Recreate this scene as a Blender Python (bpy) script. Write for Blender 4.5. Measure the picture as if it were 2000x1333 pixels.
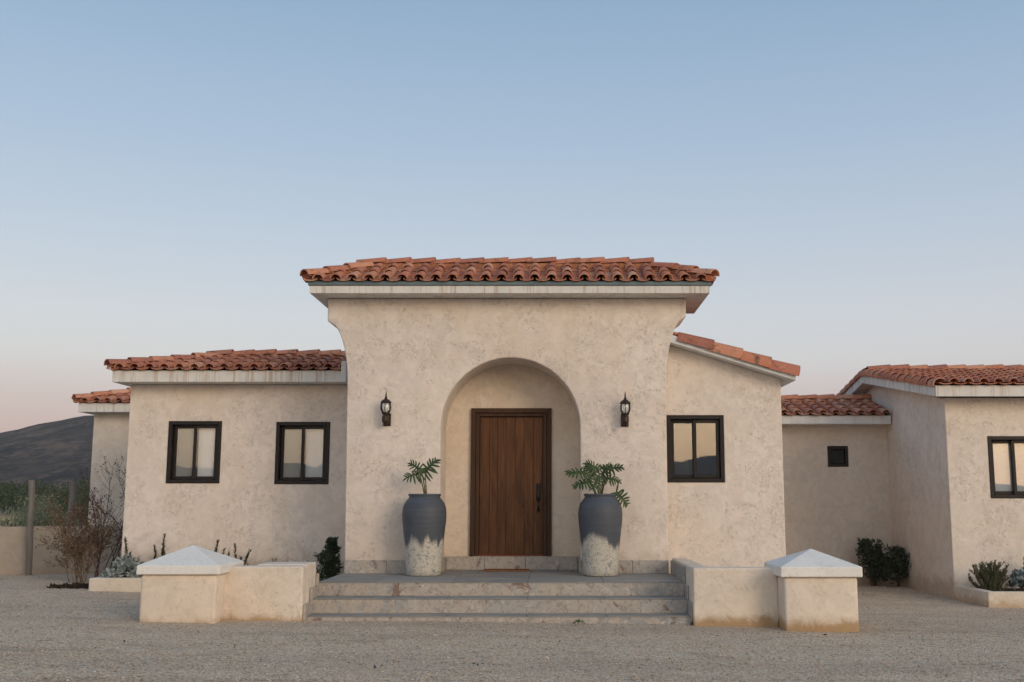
import bpy, bmesh, math, random
from mathutils import Vector, Matrix, noise as mnoise
random.seed(7)
R = math.radians
S = bpy.context.scene
for o in list(bpy.data.objects): bpy.data.objects.remove(o)
C = S.collection

# ------------------------------------------------------------------ camera
cd = bpy.data.cameras.new('camera'); cam = bpy.data.objects.new('camera', cd); C.objects.link(cam)
cam.location = (0, 0, 1.45); cam.rotation_euler = (R(90) + math.atan(312/2100), 0, 0)
cd.sensor_width = 36; cd.lens = 36*2100/2000; cd.shift_x = -0.04
cd.clip_start = 0.1; cd.clip_end = 8000
S.camera = cam
# ------------------------------------------------------------------ exposure
S.render.engine = 'CYCLES'
S.view_settings.view_transform = 'Standard'; S.view_settings.look = 'None'
S.view_settings.exposure = 0.0; S.view_settings.gamma = 1.0
# ------------------------------------------------------------------ sky: clear dusk, the sun just down behind the camera on the right
SUN_AZ, SUN_EL = R(38), R(18)           # azimuth counted from -Y towards +X
W = bpy.data.worlds.new('World'); S.world = W; W.use_nodes = True
def sky_nodes():
    t = W.node_tree; N = t.nodes; L = t.links; N.clear()
    out = N.new('ShaderNodeOutputWorld'); bg = N.new('ShaderNodeBackground'); L.new(bg.outputs[0], out.inputs[0])
    tc = N.new('ShaderNodeTexCoord'); sep = N.new('ShaderNodeSeparateXYZ'); L.new(tc.outputs['Generated'], sep.inputs[0])
    def ramp(stops):
        r = N.new('ShaderNodeValToRGB'); e = r.color_ramp.elements
        while len(e) < len(stops): e.new(.5)
        for k, (p, c) in enumerate(stops): e[k].position = p; e[k].color = (*c, 1)
        L.new(sep.outputs['Z'], r.inputs[0]); return r
    away = ramp([(0, (.55, .375, .39)), (.06, (.60, .42, .44)), (.09, (.625, .50, .52)), (.125, (.665, .64, .665)), (.16, (.645, .655, .71)), (.21, (.56, .615, .71)), (.32, (.40, .515, .675)), (.45, (.265, .40, .58)), (.7, (.21, .34, .53)), (1, (.20, .33, .52))])
    near = ramp([(0, (2.3, 1.35, .72)), (.06, (2.3, 1.55, .92)), (.14, (2.1, 1.68, 1.20)), (.25, (1.55, 1.48, 1.32)), (.42, (.85, .95, 1.02)), (.6, (.42, .55, .70)), (1, (.20, .33, .52))])
    dot = N.new('ShaderNodeVectorMath'); dot.operation = 'DOT_PRODUCT'; L.new(tc.outputs['Generated'], dot.inputs[0])
    dot.inputs[1].default_value = (math.sin(SUN_AZ), -math.cos(SUN_AZ), 0)
    mr = N.new('ShaderNodeMapRange'); mr.interpolation_type = 'SMOOTHSTEP'
    mr.inputs[1].default_value = -.45; mr.inputs[2].default_value = .95; L.new(dot.outputs['Value'], mr.inputs[0])
    mx = N.new('ShaderNodeMix'); mx.data_type = 'RGBA'; L.new(mr.outputs[0], mx.inputs[0]); L.new(away.outputs[0], mx.inputs[6]); L.new(near.outputs[0], mx.inputs[7])
    # the clear-sky scattering of a low sun on top of the dusk gradient
    sk = N.new('ShaderNodeTexSky'); sk.sky_type = 'NISHITA'; sk.sun_disc = False
    sk.sun_elevation = R(4); sk.sun_rotation = math.pi - SUN_AZ
    sc = N.new('ShaderNodeVectorMath'); sc.operation = 'SCALE'; sc.inputs['Scale'].default_value = .05; L.new(sk.outputs[0], sc.inputs[0])
    ad = N.new('ShaderNodeVectorMath'); ad.operation = 'ADD'; L.new(mx.outputs[2], ad.inputs[0]); L.new(sc.outputs[0], ad.inputs[1])
    L.new(ad.outputs[0], bg.inputs[0]); bg.inputs[1].default_value = 0.9
sky_nodes()
# ------------------------------------------------------------------ the low western glow
sd = bpy.data.lights.new('sun', 'SUN'); sd.energy = 1.15; sd.angle = R(24); sd.color = (1, .80, .58)
sun = bpy.data.objects.new('sun', sd); C.objects.link(sun)
sdir = Vector((math.sin(SUN_AZ)*math.cos(SUN_EL), -math.cos(SUN_AZ)*math.cos(SUN_EL), math.sin(SUN_EL)))
sun.rotation_euler = sdir.to_track_quat('Z', 'Y').to_euler(); sun.location = sdir*60

# ================================================================== helpers
def ground_z(x, y=0):
    return .10 - .014*(max(-12, min(12, x)) + .5)

class MB:
    def __init__(s): s.v = []; s.f = []
    def add(s, vs, fs):
        n = len(s.v); s.v += [tuple(v) for v in vs]; s.f += [tuple(i+n for i in f) for f in fs]; return s
    def box(s, x0, x1, y0, y1, z0, z1):
        return s.add([(x0,y0,z0),(x1,y0,z0),(x1,y1,z0),(x0,y1,z0),(x0,y0,z1),(x1,y0,z1),(x1,y1,z1),(x0,y1,z1)],
                     [(0,3,2,1),(4,5,6,7),(0,1,5,4),(1,2,6,5),(2,3,7,6),(3,0,4,7)])
    def prism_y(s, pts, y0, y1):                     # outline in XZ, counter-clockwise seen from -Y
        n = len(pts)
        return s.add([(x,y0,z) for x,z in pts] + [(x,y1,z) for x,z in pts],
                     [tuple(range(n)), tuple(range(2*n-1, n-1, -1))] + [(i, i+n, (i+1)%n+n, (i+1)%n) for i in range(n)])
    def prism_x(s, pts, x0, x1):                     # outline in YZ
        n = len(pts)
        return s.add([(x0,y,z) for y,z in pts] + [(x1,y,z) for y,z in pts],
                     [tuple(range(n-1, -1, -1)), tuple(range(n, 2*n))] + [(i, (i+1)%n, (i+1)%n+n, i+n) for i in range(n)])
    def lathe(s, prof, cx=0, cy=0, n=32, cap=True):
        vs = []; fs = []
        for r, z in prof:
            for k in range(n):
                a = 2*math.pi*k/n; vs.append((cx+r*math.cos(a), cy+r*math.sin(a), z))
        for j in range(len(prof)-1):
            for k in range(n): fs.append((j*n+k, j*n+(k+1)%n, (j+1)*n+(k+1)%n, (j+1)*n+k))
        if cap: fs.append(tuple(range(n-1, -1, -1))); fs.append(tuple((len(prof)-1)*n+k for k in range(n)))
        return s.add(vs, fs)
    def tube(s, path, radii, n=6):
        path = [Vector(p) for p in path]; vs = []; fs = []
        if not isinstance(radii, (list, tuple)): radii = [radii]*len(path)
        for i, p in enumerate(path):
            t = (path[min(i+1, len(path)-1)] - path[max(i-1, 0)]).normalized()
            a = t.cross(Vector((0,0,1)))
            if a.length < .05: a = t.cross(Vector((1,0,0)))
            a.normalize(); b = t.cross(a)
            for k in range(n):
                an = 2*math.pi*k/n; vs.append(p + a*(radii[i]*math.cos(an)) + b*(radii[i]*math.sin(an)))
        for i in range(len(path)-1):
            for k in range(n): fs.append((i*n+k, i*n+(k+1)%n, (i+1)*n+(k+1)%n, (i+1)*n+k))
        fs.append(tuple(range(n))); fs.append(tuple((len(path)-1)*n+k for k in range(n-1, -1, -1)))
        return s.add(vs, fs)
    def build(s, name, mat, parent=None, smooth=False, bevel=0, seg=2, fix=True, merge=0, jitter=0):
        off = parent.matrix_world.translation if parent else Vector((0,0,0))
        if parent: off = wloc(parent)
        me = bpy.data.meshes.new(name)
        me.from_pydata([tuple(Vector(v)-off) for v in s.v], [], s.f)
        if fix or bevel or merge:
            bm = bmesh.new(); bm.from_mesh(me)
            if merge: bmesh.ops.remove_doubles(bm, verts=bm.verts, dist=merge)
            if fix: bmesh.ops.recalc_face_normals(bm, faces=bm.faces)
            if bevel:
                es = [e for e in bm.edges if len(e.link_faces) == 2 and e.calc_face_angle(0) > R(38)]
                bmesh.ops.bevel(bm, geom=es, offset=bevel, segments=seg, affect='EDGES', profile=.5, clamp_overlap=True)
            bm.to_mesh(me); bm.free()
        if smooth:
            for p in me.polygons: p.use_smooth = True
        if mat: me.materials.append(mat)
        o = bpy.data.objects.new(name, me); C.objects.link(o)
        if parent: o.parent = parent
        return o
def wloc(o):
    v = Vector((0,0,0))
    while o: v += o.location; o = o.parent
    return v
def tag(o, label=None, cat=None, group=None, kind=None):
    for k, v in (('label', label), ('category', cat), ('group', group), ('kind', kind)):
        if v: o[k] = v
    return o
def empty(name, loc, label=None, cat=None, group=None):
    o = bpy.data.objects.new(name, None); C.objects.link(o); o.location = loc; o.empty_display_size = .2
    return tag(o, label, cat, group)
def smooth_by_angle(o, ang=40):
    me = o.data
    for p in me.polygons: p.use_smooth = True
    bm = bmesh.new(); bm.from_mesh(me)
    for e in bm.edges:
        if len(e.link_faces) == 2 and e.calc_face_angle(0) > R(ang): e.smooth = False
    bm.to_mesh(me); bm.free()

# ================================================================== materials
class G:
    """small node-graph builder"""
    def __init__(s, name):
        s.m = bpy.data.materials.new(name); s.m.use_nodes = True; s.t = s.m.node_tree; s.N = s.t.nodes; s.L = s.t.links
        s.N.clear(); s.out = s.N.new('ShaderNodeOutputMaterial')
        s.geo = s.N.new('ShaderNodeNewGeometry'); s.pos = s.geo.outputs['Position']
    def link(s, a, b): s.L.new(a, b)
    def set(s, sock, v):
        if hasattr(v, 'is_output') : s.L.new(v, sock)
        elif isinstance(v, (tuple, list)) and len(v) == 3 and sock.type == 'RGBA': sock.default_value = (*v, 1)
        else: sock.default_value = v
    def mapv(s, scale=(1,1,1), loc=(0,0,0), src=None):
        n = s.N.new('ShaderNodeMapping'); s.L.new(src or s.pos, n.inputs[0]); n.inputs['Scale'].default_value = scale; n.inputs['Location'].default_value = loc
        return n.outputs[0]
    def noise(s, scale, detail=4, rough=.55, dist=0, vec=None, col=False):
        n = s.N.new('ShaderNodeTexNoise'); s.L.new(vec or s.pos, n.inputs['Vector'])
        n.inputs['Scale'].default_value = scale; n.inputs['Detail'].default_value = detail; n.inputs['Roughness'].default_value = rough; n.inputs['Distortion'].default_value = dist
        return n.outputs['Color' if col else 'Fac']
    def vor(s, scale, vec=None, feature='F1', out='Distance', rnd=1):
        n = s.N.new('ShaderNodeTexVoronoi'); s.L.new(vec or s.pos, n.inputs['Vector']); n.feature = feature; n.inputs['Scale'].default_value = scale; n.inputs['Randomness'].default_value = rnd
        return n.outputs[out]
    def ramp(s, f, stops, interp='LINEAR'):
        n = s.N.new('ShaderNodeValToRGB'); s.L.new(f, n.inputs[0]); e = n.color_ramp.elements; n.color_ramp.interpolation = interp
        while len(e) < len(stops): e.new(.5)
        for k, (p, c) in enumerate(stops):
            e[k].position = p; e[k].color = (*c, 1) if isinstance(c, (tuple, list)) else (c, c, c, 1)
        return n.outputs[0]
    def rng(s, f, a, b, c=0, d=1, sm=True):
        n = s.N.new('ShaderNodeMapRange'); n.interpolation_type = 'SMOOTHSTEP' if sm else 'LINEAR'; s.L.new(f, n.inputs[0])
        for k, v in zip((1,2,3,4), (a,b,c,d)): n.inputs[k].default_value = v
        return n.outputs[0]
    def math(s, op, a, b=0, clamp=False):
        n = s.N.new('ShaderNodeMath'); n.operation = op; n.use_clamp = clamp; s.set(n.inputs[0], a); s.set(n.inputs[1], b); return n.outputs[0]
    def mix(s, f, a, b, mode='MIX'):
        n = s.N.new('ShaderNodeMix'); n.data_type = 'RGBA'; n.blend_type = mode; s.set(n.inputs[0], f); s.set(n.inputs[6], a); s.set(n.inputs[7], b); return n.outputs[2]
    def sep(s, v=None):
        n = s.N.new('ShaderNodeSeparateXYZ'); s.L.new(v or s.pos, n.inputs[0]); return n.outputs
    def rand(s): return s.N.new('ShaderNodeObjectInfo').outputs['Random']
    def objpos(s): return s.N.new('ShaderNodeTexCoord').outputs['Object']
    def bump(s, h, strength=.5, dist=.01, nrm=None):
        n = s.N.new('ShaderNodeBump'); s.L.new(h, n.inputs['Height']); n.inputs['Strength'].default_value = strength; n.inputs['Distance'].default_value = dist
        if nrm: s.L.new(nrm, n.inputs['Normal'])
        return n.outputs[0]
    def bsdf(s, col, rough=.8, nrm=None, spec=.3, metal=0, trans=0, sheen=0):
        b = s.N.new('ShaderNodeBsdfPrincipled'); s.set(b.inputs['Base Color'], col); s.set(b.inputs['Roughness'], rough)
        b.inputs['Specular IOR Level'].default_value = spec; b.inputs['Metallic'].default_value = metal
        if nrm: s.L.new(nrm, b.inputs['Normal'])
        s.L.new(b.outputs[0], s.out.inputs[0]); s.b = b; return s.m

def stucco(name, base, zb=None, dirt=(.33,.22,.12), dirt_h=.35, dirt_amt=.6, seed=0, coarse=1.0, blotch=.55):
    """hand-trowelled plaster: smooth fields, patches of pitting, dragged trowel edges, dirt splashed up from the ground"""
    g = G(name); v = g.mapv(loc=(seed*3.1, seed*1.7, seed*2.3))
    big = g.noise(.8, 3, .5, .4, v); zone1 = g.noise(2.6, 4, .6, 1.0, v); mid = g.noise(5, 5, .6, 1.2, v); pit = g.noise(24, 5, .65, .8, v); grain = g.noise(95, 3, .6, 0, v)
    drag = g.noise(5.5, 4, .62, 2.4, g.mapv((1, 1, .6), (5, 2, seed), v))
    line = g.rng(g.math('ABSOLUTE', g.math('SUBTRACT', drag, .5)), .0, .035, 1, 0)
    zp = g.rng(zone1, .46, .60); zl = g.rng(g.noise(1.9, 3, .5, .6, g.mapv(loc=(7, 3, 1), src=v)), .45, .62)
    pits = g.math('MULTIPLY', g.rng(pit, .50, .66), g.math('ADD', g.math('MULTIPLY', zp, .88), .12))
    m = g.math('MAXIMUM', pits, g.math('MULTIPLY', g.math('MULTIPLY', line, zl), g.rng(pit, .36, .56)))
    dk = tuple(c*k for c, k in zip(base, (.645, .62, .585)))
    lt = tuple(min(1, c*k) for c, k in zip(base, (1.06, 1.06, 1.06)))
    c = g.mix(g.rng(mid, .36, .64), tuple(c*.94 for c in base), lt)
    sweep = g.noise(1.6, 4, .55, 1.8, g.mapv((1, 1, .45), (1, 9, seed), v)); c = g.mix(g.math('MULTIPLY', g.rng(sweep, .47, .62), .30), c, (base[0]*.90, base[1]*.855, base[2]*.80))
    c = g.mix(g.math('MULTIPLY', g.rng(big, .46, .66), .35), c, (base[0]*.96, base[1]*.89, base[2]*.80))
    c = g.mix(g.math('MULTIPLY', m, blotch), c, dk)
    if zb is not None:
        z = g.sep()[2]
        zz = g.math('ADD', z, g.math('MULTIPLY', g.math('SUBTRACT', g.noise(4.5, 6, .68, 1.0, v), .5), dirt_h*1.9))
        d = g.rng(zz, zb-.02, zb+dirt_h, 1, 0)
        d = g.math('MULTIPLY', g.math('MULTIPLY', d, d), dirt_amt)
        c = g.mix(d, c, dirt)
    h = g.math('SUBTRACT', g.math('ADD', g.math('MULTIPLY', mid, .9), g.math('MULTIPLY', grain, .10)), g.math('MULTIPLY', m, .35*coarse))
    return g.bsdf(c, .92, g.bump(h, .55, .02), .12)

def terracotta(name, tint=(1,1,1), per_object=True):
    g = G(name)
    v = g.pos
    r = g.rand() if per_object else g.vor(3.2, v, out='Color')
    col = g.ramp(r, [(0, (.33,.125,.08)), (.18, (.43,.17,.095)), (.36, (.36,.13,.085)), (.55, (.47,.22,.135)), (.72, (.28,.11,.08)), (.86, (.41,.155,.09)), (1, (.50,.28,.19))])
    n = g.noise(9, 5, .65, .6); n2 = g.noise(38, 5, .7, .3)
    col = g.mix(g.math('MULTIPLY', g.rng(n, .50, .68), .75), col, (.17, .075, .055))
    col = g.mix(g.math('MULTIPLY', g.rng(n2, .52, .70), .55), col, (.52, .35, .27))
    col = g.mix(g.math('MULTIPLY', g.rng(g.noise(5.5, 4, .6, 1, g.mapv(loc=(9,4,2))), .62, .72), .7), col, (.075, .055, .05))
    col = g.mix(1, col, tuple(1.22*k for k in tint), 'MULTIPLY')
    return g.bsdf(col, .85, g.bump(g.math('ADD', n2, n), .35, .01), .2)

def leafmat(name, a, b, rough=.5, trans=.25):
    g = G(name); n = g.noise(7, 3, .6); f = g.noise(60, 2, .5)
    c = g.mix(g.rng(g.math('ADD', n, g.math('MULTIPLY', f, .5)), .5, 1.0), a, b)
    g.bsdf(c, rough, None, .35)
    t = g.N.new('ShaderNodeBsdfTranslucent'); g.L.new(c, t.inputs[0]); mx = g.N.new('ShaderNodeMixShader'); mx.inputs[0].default_value = trans
    g.L.new(g.b.outputs[0], mx.inputs[1]); g.L.new(t.outputs[0], mx.inputs[2]); g.L.new(mx.outputs[0], g.out.inputs[0]); return g.m

def plain(name, col, rough=.6, spec=.3, metal=0, var=.12, scale=20, bump=.1):
    g = G(name); n = g.noise(scale, 4, .6)
    c = g.mix(g.rng(n, .3, .7), tuple(x*(1-var) for x in col), tuple(min(1, x*(1+var)) for x in col))
    return g.bsdf(c, rough, g.bump(n, bump, .004) if bump else None, spec, metal)

M = {}
WALL = (.715, .635, .575)
M['portal'] = stucco('stucco_portal', WALL, .66, dirt_h=.25, dirt_amt=.18, seed=1, blotch=.62)
M['recess'] = stucco('stucco_recess', (.68,.585,.49), .66, dirt_h=.2, dirt_amt=.15, seed=2, coarse=.5, blotch=.4)
M['wing'] = stucco('stucco_wing', WALL, .22, dirt=(.27,.18,.11), dirt_h=.75, dirt_amt=.75, seed=3, blotch=.5)
M['rwing'] = stucco('stucco_right_wing', (.725,.645,.58), .15, dirt_h=.3, dirt_amt=.5, seed=4, blotch=.62)
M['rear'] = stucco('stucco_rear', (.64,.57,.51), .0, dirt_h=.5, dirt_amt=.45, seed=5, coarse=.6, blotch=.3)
M['low'] = stucco('stucco_low_wall', (.71,.62,.53), .12, dirt=(.36,.22,.10), dirt_h=.13, dirt_amt=.85, seed=6, coarse=.7, blotch=.35)
M['planter'] = stucco('stucco_planter', (.68,.60,.51), .02, dirt=(.36,.22,.10), dirt_h=.2, dirt_amt=.6, seed=7, coarse=.7, blotch=.3)
M['boundary'] = stucco('stucco_boundary', (.38,.335,.29), .2, dirt_h=.3, dirt_amt=.4, seed=8, coarse=.5, blotch=.3)
M['tile'] = terracotta('terracotta_tile')
M['tile_field'] = terracotta('terracotta_field', per_object=False)
M['underlay'] = plain('roof_underlay', (.05,.04,.035), .95, .1)
M['mortar'] = plain('ridge_mortar', (.36,.17,.10), .95, .1, var=.3)
def capmat():
    g = G('pillar_cap_plaster'); n = g.noise(2.2, 5, .6, .5); f = g.noise(24, 6, .7)
    c = g.mix(g.rng(n, .35, .7), (.74,.72,.69), (.80,.78,.75)); c = g.mix(g.math('MULTIPLY', g.rng(f, .50, .66), .40), c, (.60,.55,.49)); c = g.mix(g.math('MULTIPLY', g.rng(g.noise(6, 6, .7, 1.5), .52, .64), .30), c, (.58,.53,.46))
    return g.bsdf(c, .9, g.bump(f, .5, .01), .15)
M['cap'] = capmat()
def fascia(name, base, amt):
    g = G(name)
    a = g.noise(1, 5, .75, 0, g.mapv((9.5, 9.5, .35))); b = g.noise(1, 4, .7, 0, g.mapv((38, 38, .8), (3,1,0))); n = g.noise(5, 4, .6)
    st = g.math('MULTIPLY', g.rng(a, .50, .60), g.rng(b, .40, .55))
    drip = g.math('MULTIPLY', g.rng(b, .58, .66), g.rng(n, .42, .58))
    c = g.mix(g.rng(n, .3, .7), base, tuple(x*.88 for x in base))
    c = g.mix(g.math('MULTIPLY', g.math('MAXIMUM', st, drip), amt), c, (.36,.225,.12))
    return g.bsdf(c, .75, g.bump(g.noise(30, 5, .7), .2, .006), .2)
M['fascia'] = fascia('fascia_white_stained', (.70,.685,.66), .55)
M['fascia_clean'] = fascia('fascia_white', (.70,.70,.70), .15)
M['gutter'] = plain('flashing_blue_grey', (.12,.165,.185), .5, .4, .1, .15, 6)
M['frame'] = plain('window_bronze', (.014,.010,.009), .5, .3, .0, .25, 30, .05)
M['blind'] = plain('roller_blind', (.86,.89,.92), .9, .1, var=.03, scale=3, bump=0)
M['screen'] = plain('insect_screen', (.36,.36,.34), .9, .1, var=.04, scale=4, bump=0)
M['screen_dark'] = plain('insect_screen_dark', (.06,.06,.055), .9, .1, bump=0)
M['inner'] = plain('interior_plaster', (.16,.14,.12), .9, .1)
def glassmat(name, refl):
    g = G(name); gl = g.N.new('ShaderNodeBsdfGlossy'); gl.inputs['Roughness'].default_value = .012; gl.inputs['Color'].default_value = (.93,.95,.98,1)
    tr = g.N.new('ShaderNodeBsdfTransparent'); tr.inputs[0].default_value = (.985,.99,.99,1)
    lw = g.N.new('ShaderNodeFresnel'); lw.inputs[0].default_value = 1.5
    f = g.math('ADD', g.math('MULTIPLY', lw.outputs[0], 1.0), refl, True)
    mx = g.N.new('ShaderNodeMixShader'); g.L.new(f, mx.inputs[0]); g.L.new(tr.outputs[0], mx.inputs[1]); g.L.new(gl.outputs[0], mx.inputs[2]); g.L.new(mx.outputs[0], g.out.inputs[0])
    gl.inputs['Normal'].is_linked or g.L.new(g.bump(g.noise(2.2, 2, .5), .02, .02), gl.inputs['Normal'])
    return g.m
M['glass'] = glassmat('window_glass', .05)
M['glass_dark'] = glassmat('window_glass_dark_room', .13)
M['glass_lamp'] = glassmat('lantern_glass', .05)
def woodmat(name, a, b, c3, vert=True):
    g = G(name); tc = g.objpos(); r = g.rand()
    off = g.N.new('ShaderNodeVectorMath'); off.operation = 'ADD'; g.L.new(tc, off.inputs[0])
    cmb = g.N.new('ShaderNodeCombineXYZ'); g.L.new(g.math('MULTIPLY', r, 37.0), cmb.inputs[0]); g.L.new(g.math('MULTIPLY', r, 11.0), cmb.inputs[2]); g.L.new(cmb.outputs[0], off.inputs[1])
    sc = (26, 26, 1.3) if vert else (1.3, 26, 26)
    gr = g.noise(1, 7, .68, .9, g.mapv(sc, src=off.outputs[0])); big = g.noise(1, 4, .6, 1.2, g.mapv((5, 5, 1.1) if vert else (1.1, 5, 5), src=off.outputs[0]))
    knot = g.rng(g.vor(1, g.mapv((7, 7, 2.6) if vert else (2.6,7,7), src=off.outputs[0])), .02, .16, 1, 0)
    c = g.mix(g.rng(gr, .3, .72), a, b); c = g.mix(g.math('MULTIPLY', g.rng(big, .45, .7), .65), c, c3)
    c = g.mix(g.math('MULTIPLY', knot, .7), c, tuple(x*.45 for x in c3))
    c = g.mix(g.math('MULTIPLY', g.rng(r, 0, 1, sm=False), .35), c, tuple(x*.8 for x in a))
    return g.bsdf(c, .55, g.bump(gr, .25, .004), .22)
M['wood'] = woodmat('door_wood', (.075,.031,.013), (.165,.069,.027), (.038,.015,.008))
M['wood_frame'] = woodmat('door_frame_wood', (.048,.022,.012), (.085,.040,.020), (.026,.012,.008))
M['iron'] = plain('black_iron', (.014,.013,.013), .45, .5, .5, .3, 60, .2)
M['bronze'] = plain('lantern_bronze', (.035,.022,.016), .45, .5, .4, .3, 50, .3)
M['bulb'] = plain('frosted_bulb', (.75,.74,.70), .35, .4, var=.02, bump=0)
def stonemat():
    g = G('slate_tile'); r = g.rand()
    o = g.N.new('ShaderNodeVectorMath'); o.operation = 'ADD'; cmb = g.N.new('ShaderNodeCombineXYZ'); g.L.new(g.math('MULTIPLY', r, 23.0), cmb.inputs[0]); g.L.new(g.math('MULTIPLY', r, 41.0), cmb.inputs[2])
    g.L.new(g.pos, o.inputs[0]); g.L.new(cmb.outputs[0], o.inputs[1]); v = o.outputs[0]
    big = g.noise(3.6, 5, .62, 1.4, v); mid = g.noise(11, 7, .72, 1.6, v); fine = g.noise(55, 4, .7, .2, v)
    base = g.ramp(r, [(0, (.33,.315,.30)), (.3, (.42,.38,.345)), (.5, (.30,.30,.30)), (.7, (.44,.385,.345)), (1, (.36,.345,.33))])
    c = g.mix(g.rng(big, .44, .58), base, (.42,.365,.315)); c = g.mix(g.math('MULTIPLY', g.rng(mid, .48, .62), .5), c, (.17,.17,.17))
    c = g.mix(g.math('MULTIPLY', g.rng(g.noise(6, 6, .7, 1.6, g.mapv(loc=(4,7,1), src=v)), .54, .66), .65), c, (.54,.51,.465))
    c = g.mix(g.math('MULTIPLY', g.rng(g.noise(3.8, 6, .7, 1, g.mapv(loc=(2,1,8), src=v)), .57, .64), .8), c, (.17,.10,.075))
    c = g.mix(g.math('MULTIPLY', g.rng(fine, .6, .75), .45), c, (.46,.43,.39))
    return g.bsdf(c, .8, g.bump(g.math('ADD', mid, g.math('MULTIPLY', fine, .3)), .6, .012), .25)
M['stone'] = stonemat()
M['nosing'] = plain('stone_nosing', (.52,.48,.43), .8, .25, var=.25, scale=14, bump=.3)
M['floor_stone'] = None
def floorstone():
    g = G('porch_floor_slate'); r = g.rand(); big = g.noise(2, 5, .65, 1.2); fine = g.noise(26, 5, .7, .4)
    c = g.ramp(r, [(0, (.22,.22,.215)), (.5, (.245,.24,.23)), (1, (.27,.26,.24))]); c = g.mix(g.rng(big, .42, .68), c, (.31,.285,.25)); c = g.mix(g.math('MULTIPLY', g.rng(fine, .55, .7), .5), c, (.17,.17,.165))
    return g.bsdf(c, .62, g.bump(fine, .3, .006), .3)
M['floor_stone'] = floorstone()
M['grout'] = plain('grout', (.40,.37,.33), .95, .1)
def gravelmat():
    g = G('gravel_ground_mat'); v = g.pos
    big = g.noise(.22, 5, .6, .6); mid = g.noise(1.6, 5, .65, .8); tr = g.noise(1, 5, .65, .5, g.mapv((.55, 2.6, 1)))
    cellc = g.vor(48, out='Color'); cell = g.sep(cellc)[0]; celd = g.vor(48); cell2 = g.sep(g.vor(110, out='Color'))[1]
    base = g.ramp(cell, [(0, (0.336,0.236,0.167)), (.25, (0.563,0.411,0.298)), (.5, (0.673,0.495,0.362)), (.75, (0.720,0.594,0.442)), (.93, (0.720,0.700,0.544)), (1, (0.720,0.720,0.720))])
    base = g.mix(.35, base, g.ramp(cell2, [(0, (0.420,0.297,0.210)), (.5, (0.673,0.495,0.362)), (1, (0.720,0.720,0.595))]))
    c = g.mix(g.math('MULTIPLY', g.rng(tr, .5, .72), .42), base, (0.454,0.312,0.203))
    st = g.noise(1, 5, .7, 1.2, g.mapv((.8, 2.4, 1), (3,8,0))); c = g.mix(g.math('MULTIPLY', g.rng(st, .54, .68), .42), c, (.235,.18,.13))
    c = g.mix(g.math('MULTIPLY', g.rng(mid, .55, .74), .4), c, (0.404,0.274,0.174))
    rut = g.noise(1, 4, .55, .9, g.mapv((.10, .75, 1), (2,5,0))); c = g.mix(g.math('MULTIPLY', g.rng(rut, .48, .62), .30), c, (.33,.26,.20))
    c = g.mix(g.math('MULTIPLY', g.rng(big, .48, .68), .35), c, (0.673,0.503,0.400))
    # dry soil and grass beyond the yard
    y = g.sep()[1]; far = g.rng(y, 19.5, 22.5)
    c = g.mix(far, c, g.mix(g.rng(g.noise(.35, 6, .7, 1), .4, .65), (.22,.175,.125), (.16,.15,.085)))
    c = g.mix(g.math('MULTIPLY', g.rng(celd, .45, .85), .55), c, (.13,.105,.085))
    h = g.math('ADD', g.math('MULTIPLY', celd, -1.0), g.math('ADD', g.math('MULTIPLY', mid, 1.2), g.math('MULTIPLY', cell, .5)))
    return g.bsdf(c, .95, g.bump(h, .8, .012), .12)
M['gravel'] = gravelmat()
M['pebble'] = None
def pebblemat():
    g = G('pebbles'); cell = g.sep(g.vor(30, out='Color'))[0]
    return g.bsdf(g.ramp(cell, [(0, (.17,.13,.095)), (.3, (.38,.30,.22)), (.6, (.52,.42,.32)), (.9, (.58,.48,.38)), (1, (.64,.55,.45))]), .9, None, .15)
M['pebble'] = pebblemat()
def hillmat():
    g = G('hill_scrub_dusk_shade'); hv = g.mapv((1, .34, 1.5)); a = g.noise(.014, 8, .7, .6, hv); b = g.noise(.10, 7, .75, .3, hv); d = g.noise(.045, 5, .6, .4, g.mapv((1, .34, 1.5), (50,0,0)))  # scrub and bare earth, with the dusk shade put into dark base colours
    c = g.mix(g.rng(a, .42, .58), (.022,.023,.020), (.095,.066,.048)); c = g.mix(g.math('MULTIPLY', g.rng(d, .50, .60), .75), c, (.19,.13,.095))
    c = g.mix(g.math('MULTIPLY', g.rng(b, .46, .58), .8), c, (.016,.018,.014))
    sc = g.vor(.22, g.mapv((1, .3, 1.5))); c = g.mix(g.math('MULTIPLY', g.rng(sc, .15, .5, 1, 0), .55), c, (.012,.015,.011))
    return g.bsdf(c, 1, g.bump(b, 1, 6), 0)
M['hill'] = hillmat()
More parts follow.
